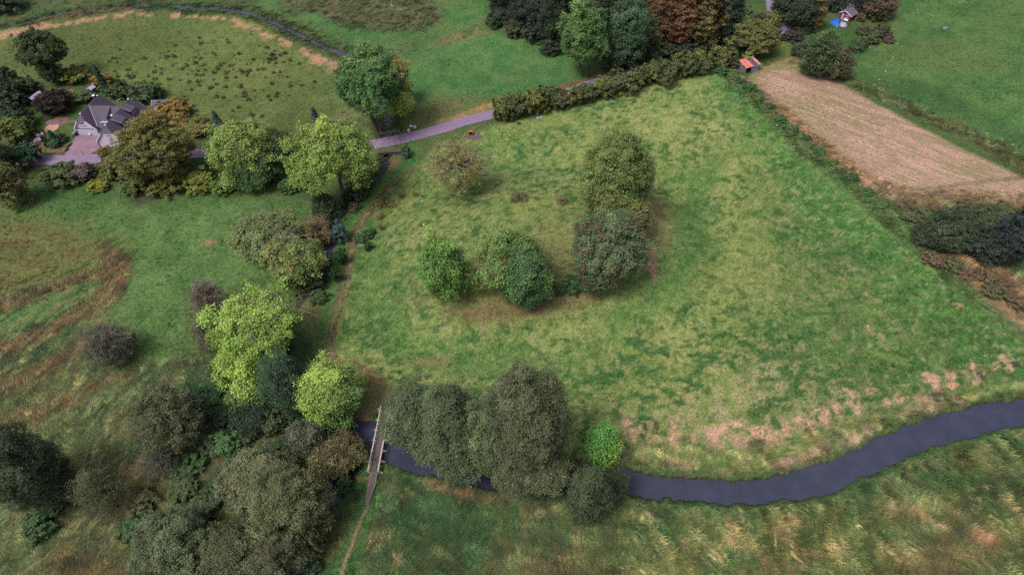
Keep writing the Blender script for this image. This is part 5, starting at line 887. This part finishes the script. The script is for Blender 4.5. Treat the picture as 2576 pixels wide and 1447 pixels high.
# ------------------------------------------------------------------ outbuildings from three corners of the eaves
def shed(name, f, p0, p1, p2, ze, zr, wm, rm, label, cat='shed', door=True, over=.2, trim=M_white, roofs=None):
    A = P0(f, *p0, ze); B = P0(f, *p1, ze); C = P0(f, *p2, ze); u = (B-A)[:2]; L = C[:2]-A[:2]; w_ = np.linalg.norm(u); u = u/w_; v = np.array([-u[1], u[0]]); l = float(L@v)
    if l < 0: A = B; u = -u; v = -v; l = -l
    l = max(l, 1.5); root = empty(name, (A[0], A[1], 0), label, cat, rz=math.atan2(u[1], u[0])); b = MB()
    for y, n in ((0, (0, -1, 0)), (l, (0, 1, 0))):
        q = [(0, y, 0), (w_, y, 0), (w_, y, ze), (w_/2, y, zr), (0, y, ze)]; b.slab(q if n[1] < 0 else q[::-1], .08, n)
    b.box(0, .08, .09, l-.09, 0, ze-.01); b.box(w_-.08, w_, .09, l-.09, 0, ze-.01); b.build('wall', wm, root); s = (zr-ze)/(w_/2); o = over
    for i, q in enumerate(([(-o, -o, ze-s*o+.05), (w_/2, -o, zr+.05), (w_/2, l+o, zr+.05), (-o, l+o, ze-s*o+.05)], [(w_/2, -o, zr+.052), (w_+o, -o, ze-s*o+.05), (w_+o, l+o, ze-s*o+.05), (w_/2, l+o, zr+.052)])):
        MB().slab(q, .07).build('roof', (roofs or (rm, rm))[i], root)
    t_ = MB(); t_.bar((-o, -o-.03, ze-s*o), (w_/2, -o-.03, zr), .05, .14); t_.bar((w_/2, -o-.03, zr), (w_+o, -o-.03, ze-s*o), .05, .14); t_.build('bargeboard', trim, root)
    if door: MB().box(w_*.35, w_*.35+.8, -.04, -.003, .05, min(1.9, ze-.1)).build('door', M_brown, root)
    return root, w_, l
M_felt = plain('grey_roof_felt', S(92, 92, 128), .8, .12, 1.5, S(80, 80, 112)); M_tin = plain('pale_tin_roof', S(176, 172, 200), .5, .15, 2, S(150, 146, 172)); M_hut = plain('brown_hut_boards', S(116, 88, 84), .9, .2)
M_timb = plain('grey_timber_wall', S(104, 102, 112), .9, .2)
shed('silver_shed', cG, (375, 480), (245, 455), (545, 335), 2.1, 2.6, M_timb, M_tin, 'small shed with pale tin roof left of the copper beech', roofs=(M_felt, M_tin)); shed('dark_shed', cG, (1020, 335), (880, 288), (700, 240), 2.2, 3.3, M_timb, M_felt, 'blue-grey roofed shed behind the copper beech')
shed('garden_hut', cG, (1580, 262), (1500, 240), (1640, 215), 2.0, 2.5, M_hut, M_tin, 'tiny brown hut behind the apple tree shrub', 'hut'); shed('annex', cH, (1890, 330), (1960, 225), (2180, 330), 2.3, 3.3, M_wall, M_felt, 'low annex with dark roof hidden behind the golden beech', 'outbuilding')
shed('grey_house', lambda x, y: (x, y), (2120, -4), (2120, -40), (2175, -6), 3.5, 6.0, M_wall, M_felt, 'grey roofed house at the top edge above the red cabin', 'house', over=.4)
# ------------------------------------------------------------------ red cabin
M_red = plain('red_boards', S(140, 42, 44), .85, .15, 3, S(118, 36, 40)); M_rf = plain('cabin_roof', S(106, 94, 112), .85, .2, 2, S(92, 80, 98))
A = P0(cC, 1440, 860, 0); B = P0(cC, 900, 650, 0); u = (A-B)[:2]; cw = np.linalg.norm(u); u /= cw; cb = empty('red_cabin', (B[0], B[1], 0), 'red wooden cabin with white gable trim on the lawn', 'cabin', rz=math.atan2(u[1], u[0])); cl_ = 3.3
s = MB()
for y, n in ((0, (0, -1, 0)), (cl_, (0, 1, 0))):
    q = [(0, y, 0), (cw, y, 0), (cw, y, 2.1), (cw*.42, y, 3.0), (0, y, 2.1)]; s.slab(q if n[1] < 0 else q[::-1], .08, n)
s.box(0, .08, .1, cl_-.1, 0, 2.08); s.box(cw-.08, cw, .1, cl_-.1, 0, 2.08); s.build('wall', M_red, cb)
MB().slab([(-.3, -.35, 2.0), (cw*.42, -.35, 3.08), (cw*.42, cl_+.3, 3.08), (-.3, cl_+.3, 2.0)], .08).build('roof', M_rf, cb); MB().slab([(cw*.42, -.35, 3.082), (cw+.3, -.35, 2.02), (cw+.3, cl_+.3, 2.02), (cw*.42, cl_+.3, 3.082)], .08).build('roof', M_rf, cb)
s = MB(); s.bar((-.32, -.39, 1.98), (cw*.42, -.39, 3.06), .06, .17); s.bar((cw*.42, -.39, 3.06), (cw+.32, -.39, 2.0), .06, .17); s.build('bargeboard', M_white, cb)
MB().box(.62, 1.42, -.05, -.003, .05, 2.05).build('door', plain('lilac_door', S(176, 160, 196), .6, .05), cb); s = MB()
for a, b2, c1, c2 in ((2.1, 3.1, 1.02, 1.1), (2.1, 3.1, 1.8, 1.88), (2.1, 2.16, 1.1, 1.8), (3.04, 3.1, 1.1, 1.8), (2.57, 2.63, 1.1, 1.8)): s.box(a, b2, -.06, -.003, c1, c2)
wd = s.build('window', M_white, cb); MB().box(2.16, 3.04, -.02, -.004, 1.1, 1.8).build('pane', M_glass, wd)
bn = empty('garden_bench', (*(B[:2]+u*2.6+np.array([u[1], -u[0]])*.5), 0), 'pale bench under the window of the red cabin', 'bench', rz=math.atan2(u[1], u[0])); MB().box(-.7, .7, -.2, .2, .4, .46).build('seat', M_white, bn); MB().box(-.7, .7, .18, .24, .5, .85).build('backrest', M_white, bn)
for x in (-.6, .6): MB().box(x-.04, x+.04, -.18, .18, 0, .4).build('leg', M_grey, bn)
p = P0(cC, 1745, 700, .4); o = MB(); o.tube([(0, 0, 0), (0, 0, .3), (0, 0, .9)], [.3, .36, .3], 12); tag(o.build('water_butt', plain('teal_plastic', S(60, 120, 110), .5, .1), None, (p[0], p[1], 0)), 'teal water butt at the right wall of the red cabin', 'water butt')
def tarp(name, f, pts, h, mat, seed, label):
    q = np.array([P0(f, a, b_, .2)[:2] for a, b_ in pts]); c = q.mean(0); rg_ = random.Random(seed); V = []; n = 36; m_ = 9
    for j in range(m_+1):
        for i in range(n):
            a = i/n*len(q); i0 = int(a) % len(q); p_ = q[i0]*(1-a % 1)+q[(i0+1) % len(q)]*(a % 1); r_ = j/m_; e = c+(p_-c)*r_*(1+rg_.uniform(-.04, .04)); z = h*(1-r_**2.2)*(.75+.5*vn(np.array(e[0]), np.array(e[1]), .7, seed))+.25*vn(np.array(e[0]), np.array(e[1]), .4, seed+1)*(1-r_*.5)+.04
            V.append((e[0]-c[0], e[1]-c[1], float(z) if j < m_ else -.03))
    F_ = [(j*n+i, (j+1)*n+i, (j+1)*n+(i+1) % n, j*n+(i+1) % n) for j in range(m_) for i in range(n)]
    return tag(link(name, mesh_np(name, V, F_), mat, None, (c[0], c[1], 0)), label, 'tarpaulin')
tarp('blue_tarpaulin', cC, [(430, 860), (560, 680), (700, 640), (880, 680), (1010, 740), (990, 850), (880, 960), (920, 1080), (780, 1080), (620, 980)], .8, plain('blue_sheet', S(20, 104, 204), .45, .2, 1.2, S(14, 80, 180), spec=.5), 3, 'bright blue tarpaulin over a heap in front of the red cabin')
tarp('grey_tarpaulin', cC, [(930, 960), (1030, 800), (1140, 860), (1280, 960), (1350, 1020), (1290, 1060), (1160, 1090), (1020, 1060)], .7, plain('lilac_sheet', S(180, 166, 200), .6, .2, 1.2, S(150, 138, 166)), 8, 'crumpled lilac-grey tarpaulin beside the blue one')
# ------------------------------------------------------------------ field shelter with red roof sheets
A = P0(cS, 1090, 1130, 0); B = P0(cS, 1730, 950, 0); u = (B-A)[:2]; L_ = np.linalg.norm(u)+.1; u /= L_-.1; za = zg(A[0], A[1]); fs = empty('field_shelter', (A[0], A[1], za), 'open timber field shelter with red corrugated roof at the hay field', 'shelter', rz=math.atan2(u[1], u[0])); dp = 3.5
M_lil = plain('bleached_boards', S(158, 148, 190), .9, .15, 3, S(140, 130, 170), stretch=(6, 6, 1))
for j in range(9):
    z0 = .04+j*.235; z1 = z0+.225
    MB().box(2.05, L_, -.03, .01, z0, z1).build('plank', M_lil, fs)
    if z0 > 1.8: MB().box(0, 2.04, -.03, .01, z0, z1).build('plank', M_lil, fs)
    for x in (0, L_): MB().box(x-.02, x+.02, .02, dp, z0, z1).build('plank', M_timb, fs)
    MB().box(0.03, L_-.03, dp-.02, dp+.02, z0, z1).build('plank', M_timb, fs)
for x, y in ((0, 0), (2.0, .04), (L_-.06, .04), (0, dp-.06), (L_-.06, dp-.06)): MB().box(x-.02, x+.09, y+.015, y+.12, 0, 2.15).build('post', M_wood, fs)
rc = [(224, 122, 108), (214, 106, 94), (206, 130, 136), (96, 76, 88), (88, 72, 80), (206, 134, 142)]; xs_ = np.linspace(-.25, L_+.2, 7)
for i, c in enumerate(rc):
    s = MB(); n = 6; x0, x1 = xs_[i], xs_[i+1]+.04
    pr = [(x0+(x1-x0)*k_/(2*n), (.035 if k_ % 2 else 0)) for k_ in range(2*n+1)]
    for k_ in range(2*n):
        (a, za_), (b2, zb_) = pr[k_], pr[k_+1]; s.slab([(a, -.35, 2.22+za_+i*.003), (b2, -.35, 2.22+zb_+i*.003), (b2, dp+.3, 2.62+zb_+i*.003), (a, dp+.3, 2.62+za_+i*.003)], .012)
    s.build('roof_sheet', plain('roof_sheet_%d' % i, S(*c), .7, .15, 1.0, S(*[int(v*.88) for v in c])), fs)
for y in (-.28, 1.6, dp+.2): MB().box(-.5, L_+.45, y-.05, y+.05, 2.10+y*.105, 2.19+y*.105).build('purlin', M_white, fs)
# ------------------------------------------------------------------ footbridge
a = P0(cB, 395, 1050, .35); b_ = P0(cB, 560, 300, .5); a = np.array([-26.35, 54.4]); b2 = np.array([-24.9, 70.4]); ud = (b2-a)/np.linalg.norm(b2-a); Lb = np.linalg.norm(b2-a)
fb = empty('footbridge', (a[0], a[1], 0), 'narrow wooden footbridge with handrails crossing the dark river', 'footbridge', rz=math.atan2(ud[1], ud[0])-math.pi/2)
M_deck = plain('deck_plank', S(128, 108, 112, .9), .9, .3, 2, S(104, 88, 92, .9)); M_rail = plain('bleached_rail', S(182, 166, 166, 1.2), .85, .15, 2); M_tim2 = plain('mossy_timber', S(160, 142, 98, 1.4), .9, .25, 2, S(134, 122, 88, 1.4))
pl = MB().box(-.68, .68, 0, .155, .42, .47).mesh('plank'); pl.materials.append(M_deck); rg = random.Random(3); npk = int(Lb/.205)
for i in range(npk):
    o = link('plank', pl, None, fb); o.location = (rg.uniform(-.02, .02), i*.205, rg.uniform(-.008, .008)); o.rotation_euler = (0, 0, rg.gauss(0, .006))
# boarded walk that leads down to the path
bw = empty('boardwalk', (a[0], a[1], 0), 'short boarded walk between the footbridge and the trodden path', 'boardwalk', rz=math.atan2(ud[1], ud[0])-math.pi/2)
for i in range(16):
    o = link('plank', pl, None, bw); w_ = .95-.04*max(0, i-2); o.scale = (max(.4, w_), 1, 1); o.location = (-.05-i*.012, -.22-i*.205, -.02-i*.012); o.rotation_euler = (0, 0, rg.gauss(-.03, .012))
for x in (-.5, .5): MB().box(x-.09, x+.09, -.1, Lb+.1, .12, .415).build('beam', M_tim2, fb)
y0r, y1r = 2.6, Lb-.3
for sx in (-1, 1):
    X_ = sx*.88; MB().box(X_-.07, X_+.07, y0r-.3, y1r, 1.42, 1.49).build('handrail', M_rail, fb); MB().box(X_-.025, X_+.025, y0r-.2, y1r, .95, 1.07).build('rail', M_rail, fb); MB().box(X_*.86-.03, X_*.86+.03, y0r-.2, y1r, .475, .56).build('kerb_board', M_tim2, fb)
    for i in range(7):
        y = y0r+i*(y1r-y0r)/6.3; MB().box(X_-.05, X_+.05, y-.05, y+.05, .2, 1.415).build('post', M_rail, fb); e = 1.62*sx
        MB().box(min(X_*.6, e), max(X_*.6, e), y-.07, y+.07, .24, .38).build('outrigger', M_tim2, fb); MB().bar((e*.94, y, .40), (X_+.06*sx, y, 1.25), .07, .09).build('strut', M_rail, fb)
for y in (4.6, 9.5):
    for x in (-.55, .55): MB().box(x-.11, x+.11, y-.11, y+.11, -2.2, .115).build('pile', M_tim2, fb)
for i, (x, y, w_, l) in enumerate(((915, 1190, 12, 'nettles at the left end of the boardwalk'), (952, 1182, 12, 'nettles at the right end of the handrail'), (905, 1225, 9, 'weeds left of the trodden path start'), (945, 1215, 9, 'weeds right of the boardwalk'), (940, 1050, 12, 'scrub at the far end of the footbridge'))):
    bush(x, y, w_, w_*.8, (62, 100, 54), l, name='nettle_clump', cat='plant')
# ------------------------------------------------------------------ culvert, railings and things along the lane
M_stone = plain('culvert_stone', S(96, 82, 84), .95, .35, 5, S(76, 66, 66), bump=.8)
cv0 = P0(cR, 300, 955, .1); cv1 = P0(cR, 770, 925, .1); cu_ = (cv1-cv0)[:2]; cu_ /= np.linalg.norm(cu_); cm = P0(cR, 470, 960, .85); cv = empty('culvert', (cm[0], cm[1], 0), 'dark stone culvert with an arched mouth under the lane', 'culvert', rz=math.atan2(cu_[1], cu_[0]))
s = MB(); W_ = 3.0; top_z = .85; R_ = .85; spr = -.35
s.box(-W_+.8, -R_, -.35, .35, -1.7, top_z); s.box(R_, W_+1.2, -.35, .35, -1.7, top_z); n = 10
for i in range(n):
    a0, a1 = math.pi-math.pi*i/n, math.pi-math.pi*(i+1)/n; x0, z0, x1, z1 = R_*math.cos(a0), spr+R_*math.sin(a0)*.85, R_*math.cos(a1), spr+R_*math.sin(a1)*.85
    s.hexa([(x0, -.35, z0), (x1, -.35, z1), (x1, .35, z1), (x0, .35, z0), (x0, -.35, top_z), (x1, -.35, top_z), (x1, .35, top_z), (x0, .35, top_z)])
s.build('headwall', M_stone, cv); MB().box(-R_-.1, R_+.1, .2, .34, -1.7, top_z-.1).build('arch_shade_panel', M_dark, cv); MB().box(-W_+.75, W_+1.3, -.42, .42, top_z, top_z+.12).build('coping', M_stone, cv)  # near-black panel closes the arch, standing in for the darkness inside
s = MB()
for i in range(9):
    am = math.pi*(i+.5)/9; s.bar((R_*1.0*math.cos(am), -.40, spr+R_*.87*math.sin(am)), (R_*1.32*math.cos(am), -.40, spr+R_*1.2*math.sin(am)), .10, .22, (-math.sin(am), 0, math.cos(am)))
s.build('arch_ring', M_stone, cv)
def railing(name, f, a, b_, z, npost, rails, mat, label, hp):
    A = G(*f(*a)); B = G(*f(*b_)); root = empty(name, A, label, 'railing'); d = B-A
    for i in range(npost): p = d*i/(npost-1); MB().tube([p+[0, 0, -.2], p+[0, 0, hp]], .045, 6).build('post', mat, root)
    for zr_ in rails: MB().tube([[0, 0, zr_], d+np.array([0, 0, zr_])], .028, 5).build('rail', mat, root)
railing('lane_railing', cR, (250, 520), (860, 415), 0, 6, (.45, .75, 1.05), M_grey, 'grey three-bar railing on the upstream side of the lane', 1.1); railing('lane_fence', cR, (385, 800), (1060, 675), 0, 5, (.9,), M_iron, 'thin dark post railing on the culvert side of the lane', 1.0)
M_bale = plain('white_plastic', S(222, 200, 210), .5, .1, 2, S(200, 176, 190))
for i, ((x, y), l) in enumerate((((1290, 290), 'white block lying right of the sign by the lane'), ((1115, 385), 'white block nearest the lane railing'))):
    p = G(*cR(x, y)); o = MB().box(-.42, .42, -.35, .35, 0, .7).build('white_block', M_bale, None, p, bevel=.12); o.rotation_euler = (0, 0, .4+i); tag(o, l, 'block', 'white blocks by the lane')
p = G(*cR(1200, 345)); sg = empty('lane_sign', p, 'small white sign on a green post between the white blocks', 'sign'); MB().tube([(0, 0, -.2), (0, 0, 1.5)], .045, 6).build('post', plain('green_post', S(90, 150, 120), .6, .1), sg); MB().hexa([(-.5, -.05, 1.15), (.4, -.3, 1.15), (.4, .1, 1.5), (-.5, .35, 1.5), (-.5, -.05, 1.2), (.4, -.3, 1.2), (.4, .1, 1.56), (-.5, .35, 1.56)]).build('board', M_bale, sg)
p = G(*cR(1020, 665)); pp = MB().tube([(0, 0, -.2), (.15, 0, .7), (.55, .1, 1.25), (.85, .05, .95)], .06, 6); tag(pp.build('bent_pipe', plain('pale_blue_paint', S(130, 180, 196), .5, .05), None, p), 'pale blue bent pipe standing at the lane edge', 'pipe')
for i, (x, y) in enumerate(((1060, 665), (1105, 655), (1150, 650))): tag(MB().blob((0, 0, .12), (.25, .2, .18), i, 8, 5, .2).build('pale_stone', M_bale if i < 2 else M_stone, None, G(*cR(x, y))), ['pale stone at the foot of the blue pipe', 'second pale stone right of the blue pipe', 'dark stone right of the blue pipe'][i], 'stone', 'stones by the blue pipe')
p = G(*cT(232, 690)); fd = empty('mineral_feeder', p, 'small orange feeder box with a dark open front in the pasture', 'feeder', rz=.12); M_or = plain('rusty_orange_paint', S(186, 92, 70), .7, .18, 3, S(160, 76, 62))
MB().hexa([(-.55, -.1, 1.0), (.55, -.1, 1.0), (.55, .62, 1.12), (-.55, .62, 1.12), (-.55, -.1, 1.05), (.55, -.1, 1.05), (.55, .62, 1.17), (-.55, .62, 1.17)]).build('roof', M_or, fd); MB().box(-.5, -.45, -.3, .55, .1, 1.0).build('side_panel', M_or, fd); MB().box(.45, .5, -.3, .55, .1, 1.0).build('side_panel', M_or, fd); MB().box(-.445, .445, -.36, -.30, .05, .38).build('front_panel', M_or, fd); MB().box(-.445, .445, .3, .36, .1, .99).build('back_panel', M_dark, fd); MB().box(-.445, .445, -.29, .29, .08, .13).build('tray', M_dark, fd)  # back panel and tray coloured near-black for the shade inside the box
p = G(*cT(1945, 268)); o = empty('water_trough', p, 'long pale water trough at the foot of the hedge', 'trough', rz=.28); s = MB(); s.box(-.9, .9, -.28, -.22, 0, .4); s.box(-.9, .9, .22, .28, 0, .4); s.box(-.9, -.84, -.219, .219, 0, .4); s.box(.84, .9, -.219, .219, 0, .4); s.box(-.839, .839, -.219, .219, 0, .05); s.build('tank', plain('zinc_trough', S(190, 184, 214), .5, .08), o); MB().box(-.835, .835, -.215, .215, .30, .33).build('water', plain('trough_water', S(170, 172, 204), .2, .05), o)
V = []; F_ = []
for i in range(20):
    for j in range(8): a1, a2 = i/20*6.2832, j/8*6.2832; V.append(((.42+.15*math.cos(a2))*math.cos(a1), (.42+.15*math.cos(a2))*math.sin(a1), .13+.14*math.sin(a2))); F_.append((i*8+j, ((i+1) % 20)*8+j, ((i+1) % 20)*8+(j+1) % 8, i*8+(j+1) % 8))
tag(link('old_tyre', mesh_np('old_tyre', V, F_, None, True), plain('tyre_rubber', S(44, 44, 52), .8, .15), None, G(*cT(1437, 405))), 'old black tyre lying in the grass near the hedge', 'tyre')
for (x, y), l in (((310, 545), 'white marker post beside the orange feeder'), ((728, 460), 'pale stake under the first hedge bush')): tag(MB().tube([(0, 0, -.1), (.03, 0, .75)], .07, 6).build('marker_post', M_bale, None, G(*cT(x, y))), l, 'post')
# pasture fence
cF = cr_(1300, 640, 5.565); FP = [cF(1780, 120), cF(1650, 210), cF(1505, 340), cF(1380, 410), cF(1180, 620), cF(1010, 800), cF(850, 1005), cF(705, 1125), c11(790, 260), c11(757, 350), c11(738, 425), c11(705, 495), c11(704, 535), c11(695, 680), c11(680, 760), c11(640, 870), c11(610, 970), c11(580, 1062), c11(582, 1112), c11(576, 1225), c11(660, 1280), c11(790, 1342), c11(880, 1390), c11(968, 1440)]
fw = [G(*p) for p in FP]; fe = empty('wire_fence', fw[0], 'old wire fence with pale weathered posts along the cart track', 'fence'); M_post = plain('silvered_post', S(196, 176, 156, 1.1), .9, .2, 3, S(150, 132, 116, 1.1)); rg = random.Random(12)
for i, p in enumerate(fw): q = p-fw[0]; MB().tube([q+[0, 0, -.3], q+[rg.gauss(0, .06), rg.gauss(0, .06), 1.2+rg.uniform(-.1, .15)]], [.085, .075], 6).build('post', M_post, fe)
for zz in (.55, 1.0):
    s = MB()
    for a, b_ in zip(fw[:-1], fw[1:]): s.tube([a-fw[0]+[0, 0, zz], (a+b_)/2-fw[0]+[0, 0, zz-.06], b_-fw[0]+[0, 0, zz]], .012, 3)
    s.build('wire', M_iron, fe)
tag(MB().tube([(0, 0, -.2), (0, 0, 1.1)], .08, 6).build('gate_post', M_post, None, G(*c11(458, 850))), 'single wooden post in the leaf litter left of the track', 'post')
# fallen branches by the river, dead limb under the lime ash
cL = cr_(2100, 1520, 5.1675)
for pts, r_, l, mt in (([(470, 312), (620, 345), (800, 375), (960, 408), (1180, 445)], .13, 'long fallen branch lying right of the tallest dark tree', M_twig), ([(700, 325), (800, 318), (920, 318)], .05, 'thin pale stick above the long fallen branch', M_post), ([(1550, 420), (1610, 395), (1650, 370)], .04, 'short curved stick in the pasture above the cut hay', M_post)):
    q = [G(*cL(*p), .12) for p in pts]; tag(MB().tube([p-q[0] for p in q], [r_*(1-.13*i) for i in range(len(q))], 6).build('fallen_branch', mt, None, q[0]), l, 'branch')
# ------------------------------------------------------------------ farm garden things
def put(name, f, x, y, mb, mat, label, cat, group=None, rz=0.0, bevel=0, dz=0.0):
    o = mb.build(name, mat, None, G(*f(x, y), dz), bevel=bevel); o.rotation_euler = (0, 0, rz); return tag(o, label, cat, group)
put('round_cover', cG, 328, 978, MB().tube([(0, 0, 0), (0, 0, .12)], .85, 20), plain('lilac_lid', S(160, 152, 206), .5, .05), 'round lilac lid lying on the farm lawn', 'lid')
put('earth_mound', cG, 800, 955, MB().blob((0, 0, 0), (2.6, 1.6, .5), 4, 16, 8, .12, flat=0), plain('purple_earth', S(120, 88, 96), .95, .25, 2), 'purple-brown earth mound on the farm lawn', 'mound')
put('fire_ring', cG, 757, 1075, MB().tube([(0, 0, -.05), (0, 0, .12), (0, 0, .14)], [2.1, 2.0, 1.2], 24), plain('sandy_ring', S(196, 152, 138), .9, .2, 2, S(168, 126, 114)), 'oval sandy patch with raised rim on the farm lawn', 'sand bed')
c2_ = cr_(0, 380, 4.523)
for i, (x, y, r_, l) in enumerate([(690, 700, 1.0, 'uppermost white sack of the rubbish heap'), (680, 775, 1.1, 'large white sack in the middle of the rubbish heap'), (730, 770, .8, 'white sack at the right of the rubbish heap'), (625, 890, .95, 'white sack at the near end of the rubbish heap'), (765, 672, .5, 'small white bag beyond the rubbish heap'), (640, 800, .55, 'crumpled white bag left on the rubbish heap')]):
    put('white_sack', c2_, x, y, MB().blob((0, 0, .4), (r_*.8, r_*.8, .6), 30+i, 10, 7, .2), M_bale, l, 'sack', 'white sacks of the rubbish heap')
put('rust_heap', c2_, 655, 840, MB().blob((0, 0, .2), (1.1, .6, .4), 7, 9, 6, .3), plain('rusty_scrap', S(120, 66, 46), .9, .3), 'rusty scrap between the white sacks', 'scrap heap'); put('board_stack', c2_, 540, 780, MB().box(-1.2, 1.2, -.5, .5, 0, .5).box(-.9, 1.3, -.3, .4, .51, .75), M_timb, 'grey board stack left of the white sacks', 'board stack', rz=.8); put('loose_plank', c2_, 565, 820, MB().box(-1.6, 1.6, -.12, .12, .3, .36), M_tin, 'pale plank leaning by the white sacks', 'plank', rz=.85)
rg = random.Random(6)
for i, (x, y) in enumerate([(785, 955), (800, 975), (850, 985), (890, 985), (930, 985), (975, 985), (1020, 985), (1060, 985), (1100, 985), (1130, 965), (1140, 940), (1150, 915), (1190, 870), (1215, 835), (1240, 815), (1205, 770)]):
    put('edging_stone', c2_, x, y, MB().blob((0, 0, .12), (rg.uniform(.25, .45), rg.uniform(.2, .3), .22), 50+i, 8, 5, .2), M_wood, 'edging stone of the rock garden, %s from its left end' % ORD[i], 'stones round the rock garden', rz=rg.uniform(0, 3))
for i, (a1, b1, l) in enumerate((((1150, 940), (1195, 890), 'dark root stump at the drive edge, nearer one'), ((1165, 880), (1270, 805), 'grey driftwood log at the drive edge'))):
    q = [G(*c2_(*a1), .25), G(*c2_(*b1), .3)]; tag(MB().tube([np.zeros(3), (q[1]-q[0])*.5+[0, 0, .12], q[1]-q[0]], [.28, .32, .15], 7).build('driftwood_log', M_bark, None, q[0]), l, 'log')
put('bollard', cH, 460, 1360, MB().tube([(0, 0, -.1), (-.1, 0, 1.2)], .09, 7), M_brown, 'leaning brown post on the paved drive', 'post'); put('flower_pot', cH, 610, 965, MB().tube([(0, 0, 0), (0, 0, .35), (0, 0, .5)], [.16, .26, .3], 9).blob((0, 0, .6), .26, 3, 8, 6, .2), M_white, 'white flower pot between the garage doors', 'flower pot'); put('flower_tub', cH, 985, 1205, MB().tube([(0, 0, 0), (0, 0, .4)], [.25, .3], 9).blob((0, 0, .5), .3, 4, 8, 6, .25), plain('pink_blossom', S(190, 96, 120), .8, .2), 'pink flower tub at the white gable', 'flower tub')
put('crate', cG, 190, 620, MB().box(-.7, .7, -.4, .4, 0, .8), M_hut, 'brown crate at the edge of the farm lawn', 'crate', rz=.4); put('white_bag', cG, 1070, 345, MB().blob((0, 0, .4), (.7, .5, .5), 9, 9, 6, .2), M_bale, 'white bag beside the dark shed', 'bag'); put('brushwood_heap', cG, 1160, 330, MB().blob((0, 0, .3), (1.5, .9, .6), 10, 10, 6, .3), plain('brushwood', S(130, 94, 86), .9, .3), 'brown brushwood heap right of the dark shed', 'heap')
pt_ = G(*cH(1222, 180)); pc = empty('picnic_table', pt_, 'orange-brown picnic table on the lawn behind the farmhouse', 'picnic table', rz=.35); M_pt = plain('orange_wood', S(168, 82, 58), .7, .15)
for k_ in range(4): MB().box(-1.0, 1.0, -.42+k_*.22, -.42+k_*.22+.2, .72, .77).build('plank', M_pt, pc)
for y in (-.85, .62): MB().box(-1.0, 1.0, y, y+.26, .42, .47).build('seat', M_pt, pc)
for x in (-.75, .75): MB().bar((x, -.75, 0), (x, -.2, .71), .08).build('leg', M_pt, pc); MB().bar((x, .75, 0), (x, .2, .71), .08).build('leg', M_pt, pc); MB().box(x-.04, x+.04, -.8, .8, .36, .415).build('brace', M_pt, pc)
g0, g1_ = G(*cH(1180, 290)), G(*cH(1310, 225)); gl = empty('play_goal', g0, 'thin white frame goal on the lawn by the picnic table', 'goal'); dd_ = g1_-g0; MB().tube([[0, 0, 1.0], dd_+np.array([0, 0, 1.0])], .05, 6).build('crossbar', M_white, gl)
for q in (np.zeros(3), dd_): MB().tube([q, q+[0, 0, .97]], .05, 6).build('post', M_white, gl)
# pale umbels and stones scattered in the right field and the ditch
um = MB().blob((0, 0, .5), (.16, .16, .07), 2, 7, 4, .2).tube([(0, 0, -.1), (0, 0, .46)], .02, 4).mesh('white_umbel'); um.materials.append(M_bale)
for x, y in [(945, 230), (975, 340), (940, 445), (930, 470), (885, 540), (880, 550), (838, 610), (800, 650), (865, 685), (675, 400), (605, 570), (630, 575), (1475, 935), (1640, 1015), (1755, 1060), (1840, 1100), (765, 372), (70, 955), (130, 1108), (195, 1115), (40, 1190)]:
    o = link('white_umbel', um, None, None, G(*c30(x, y))); tag(o, 'tiny white flower head standing in the grass at the right', 'flower', 'white flower heads in the right field')
poly_sheet('yard_path', wp([(1922, -40), (1962, -40), (1952, 20), (1948, 38), (1928, 38)]), M_asph, .08, .4)
st = G(2378, 71); tag(MB().blob((0, 0, .1), (.9, .6, .35), 12, 10, 6, .2).build('field_stone', M_grey, None, st), 'grey stone alone in the right field', 'stone')
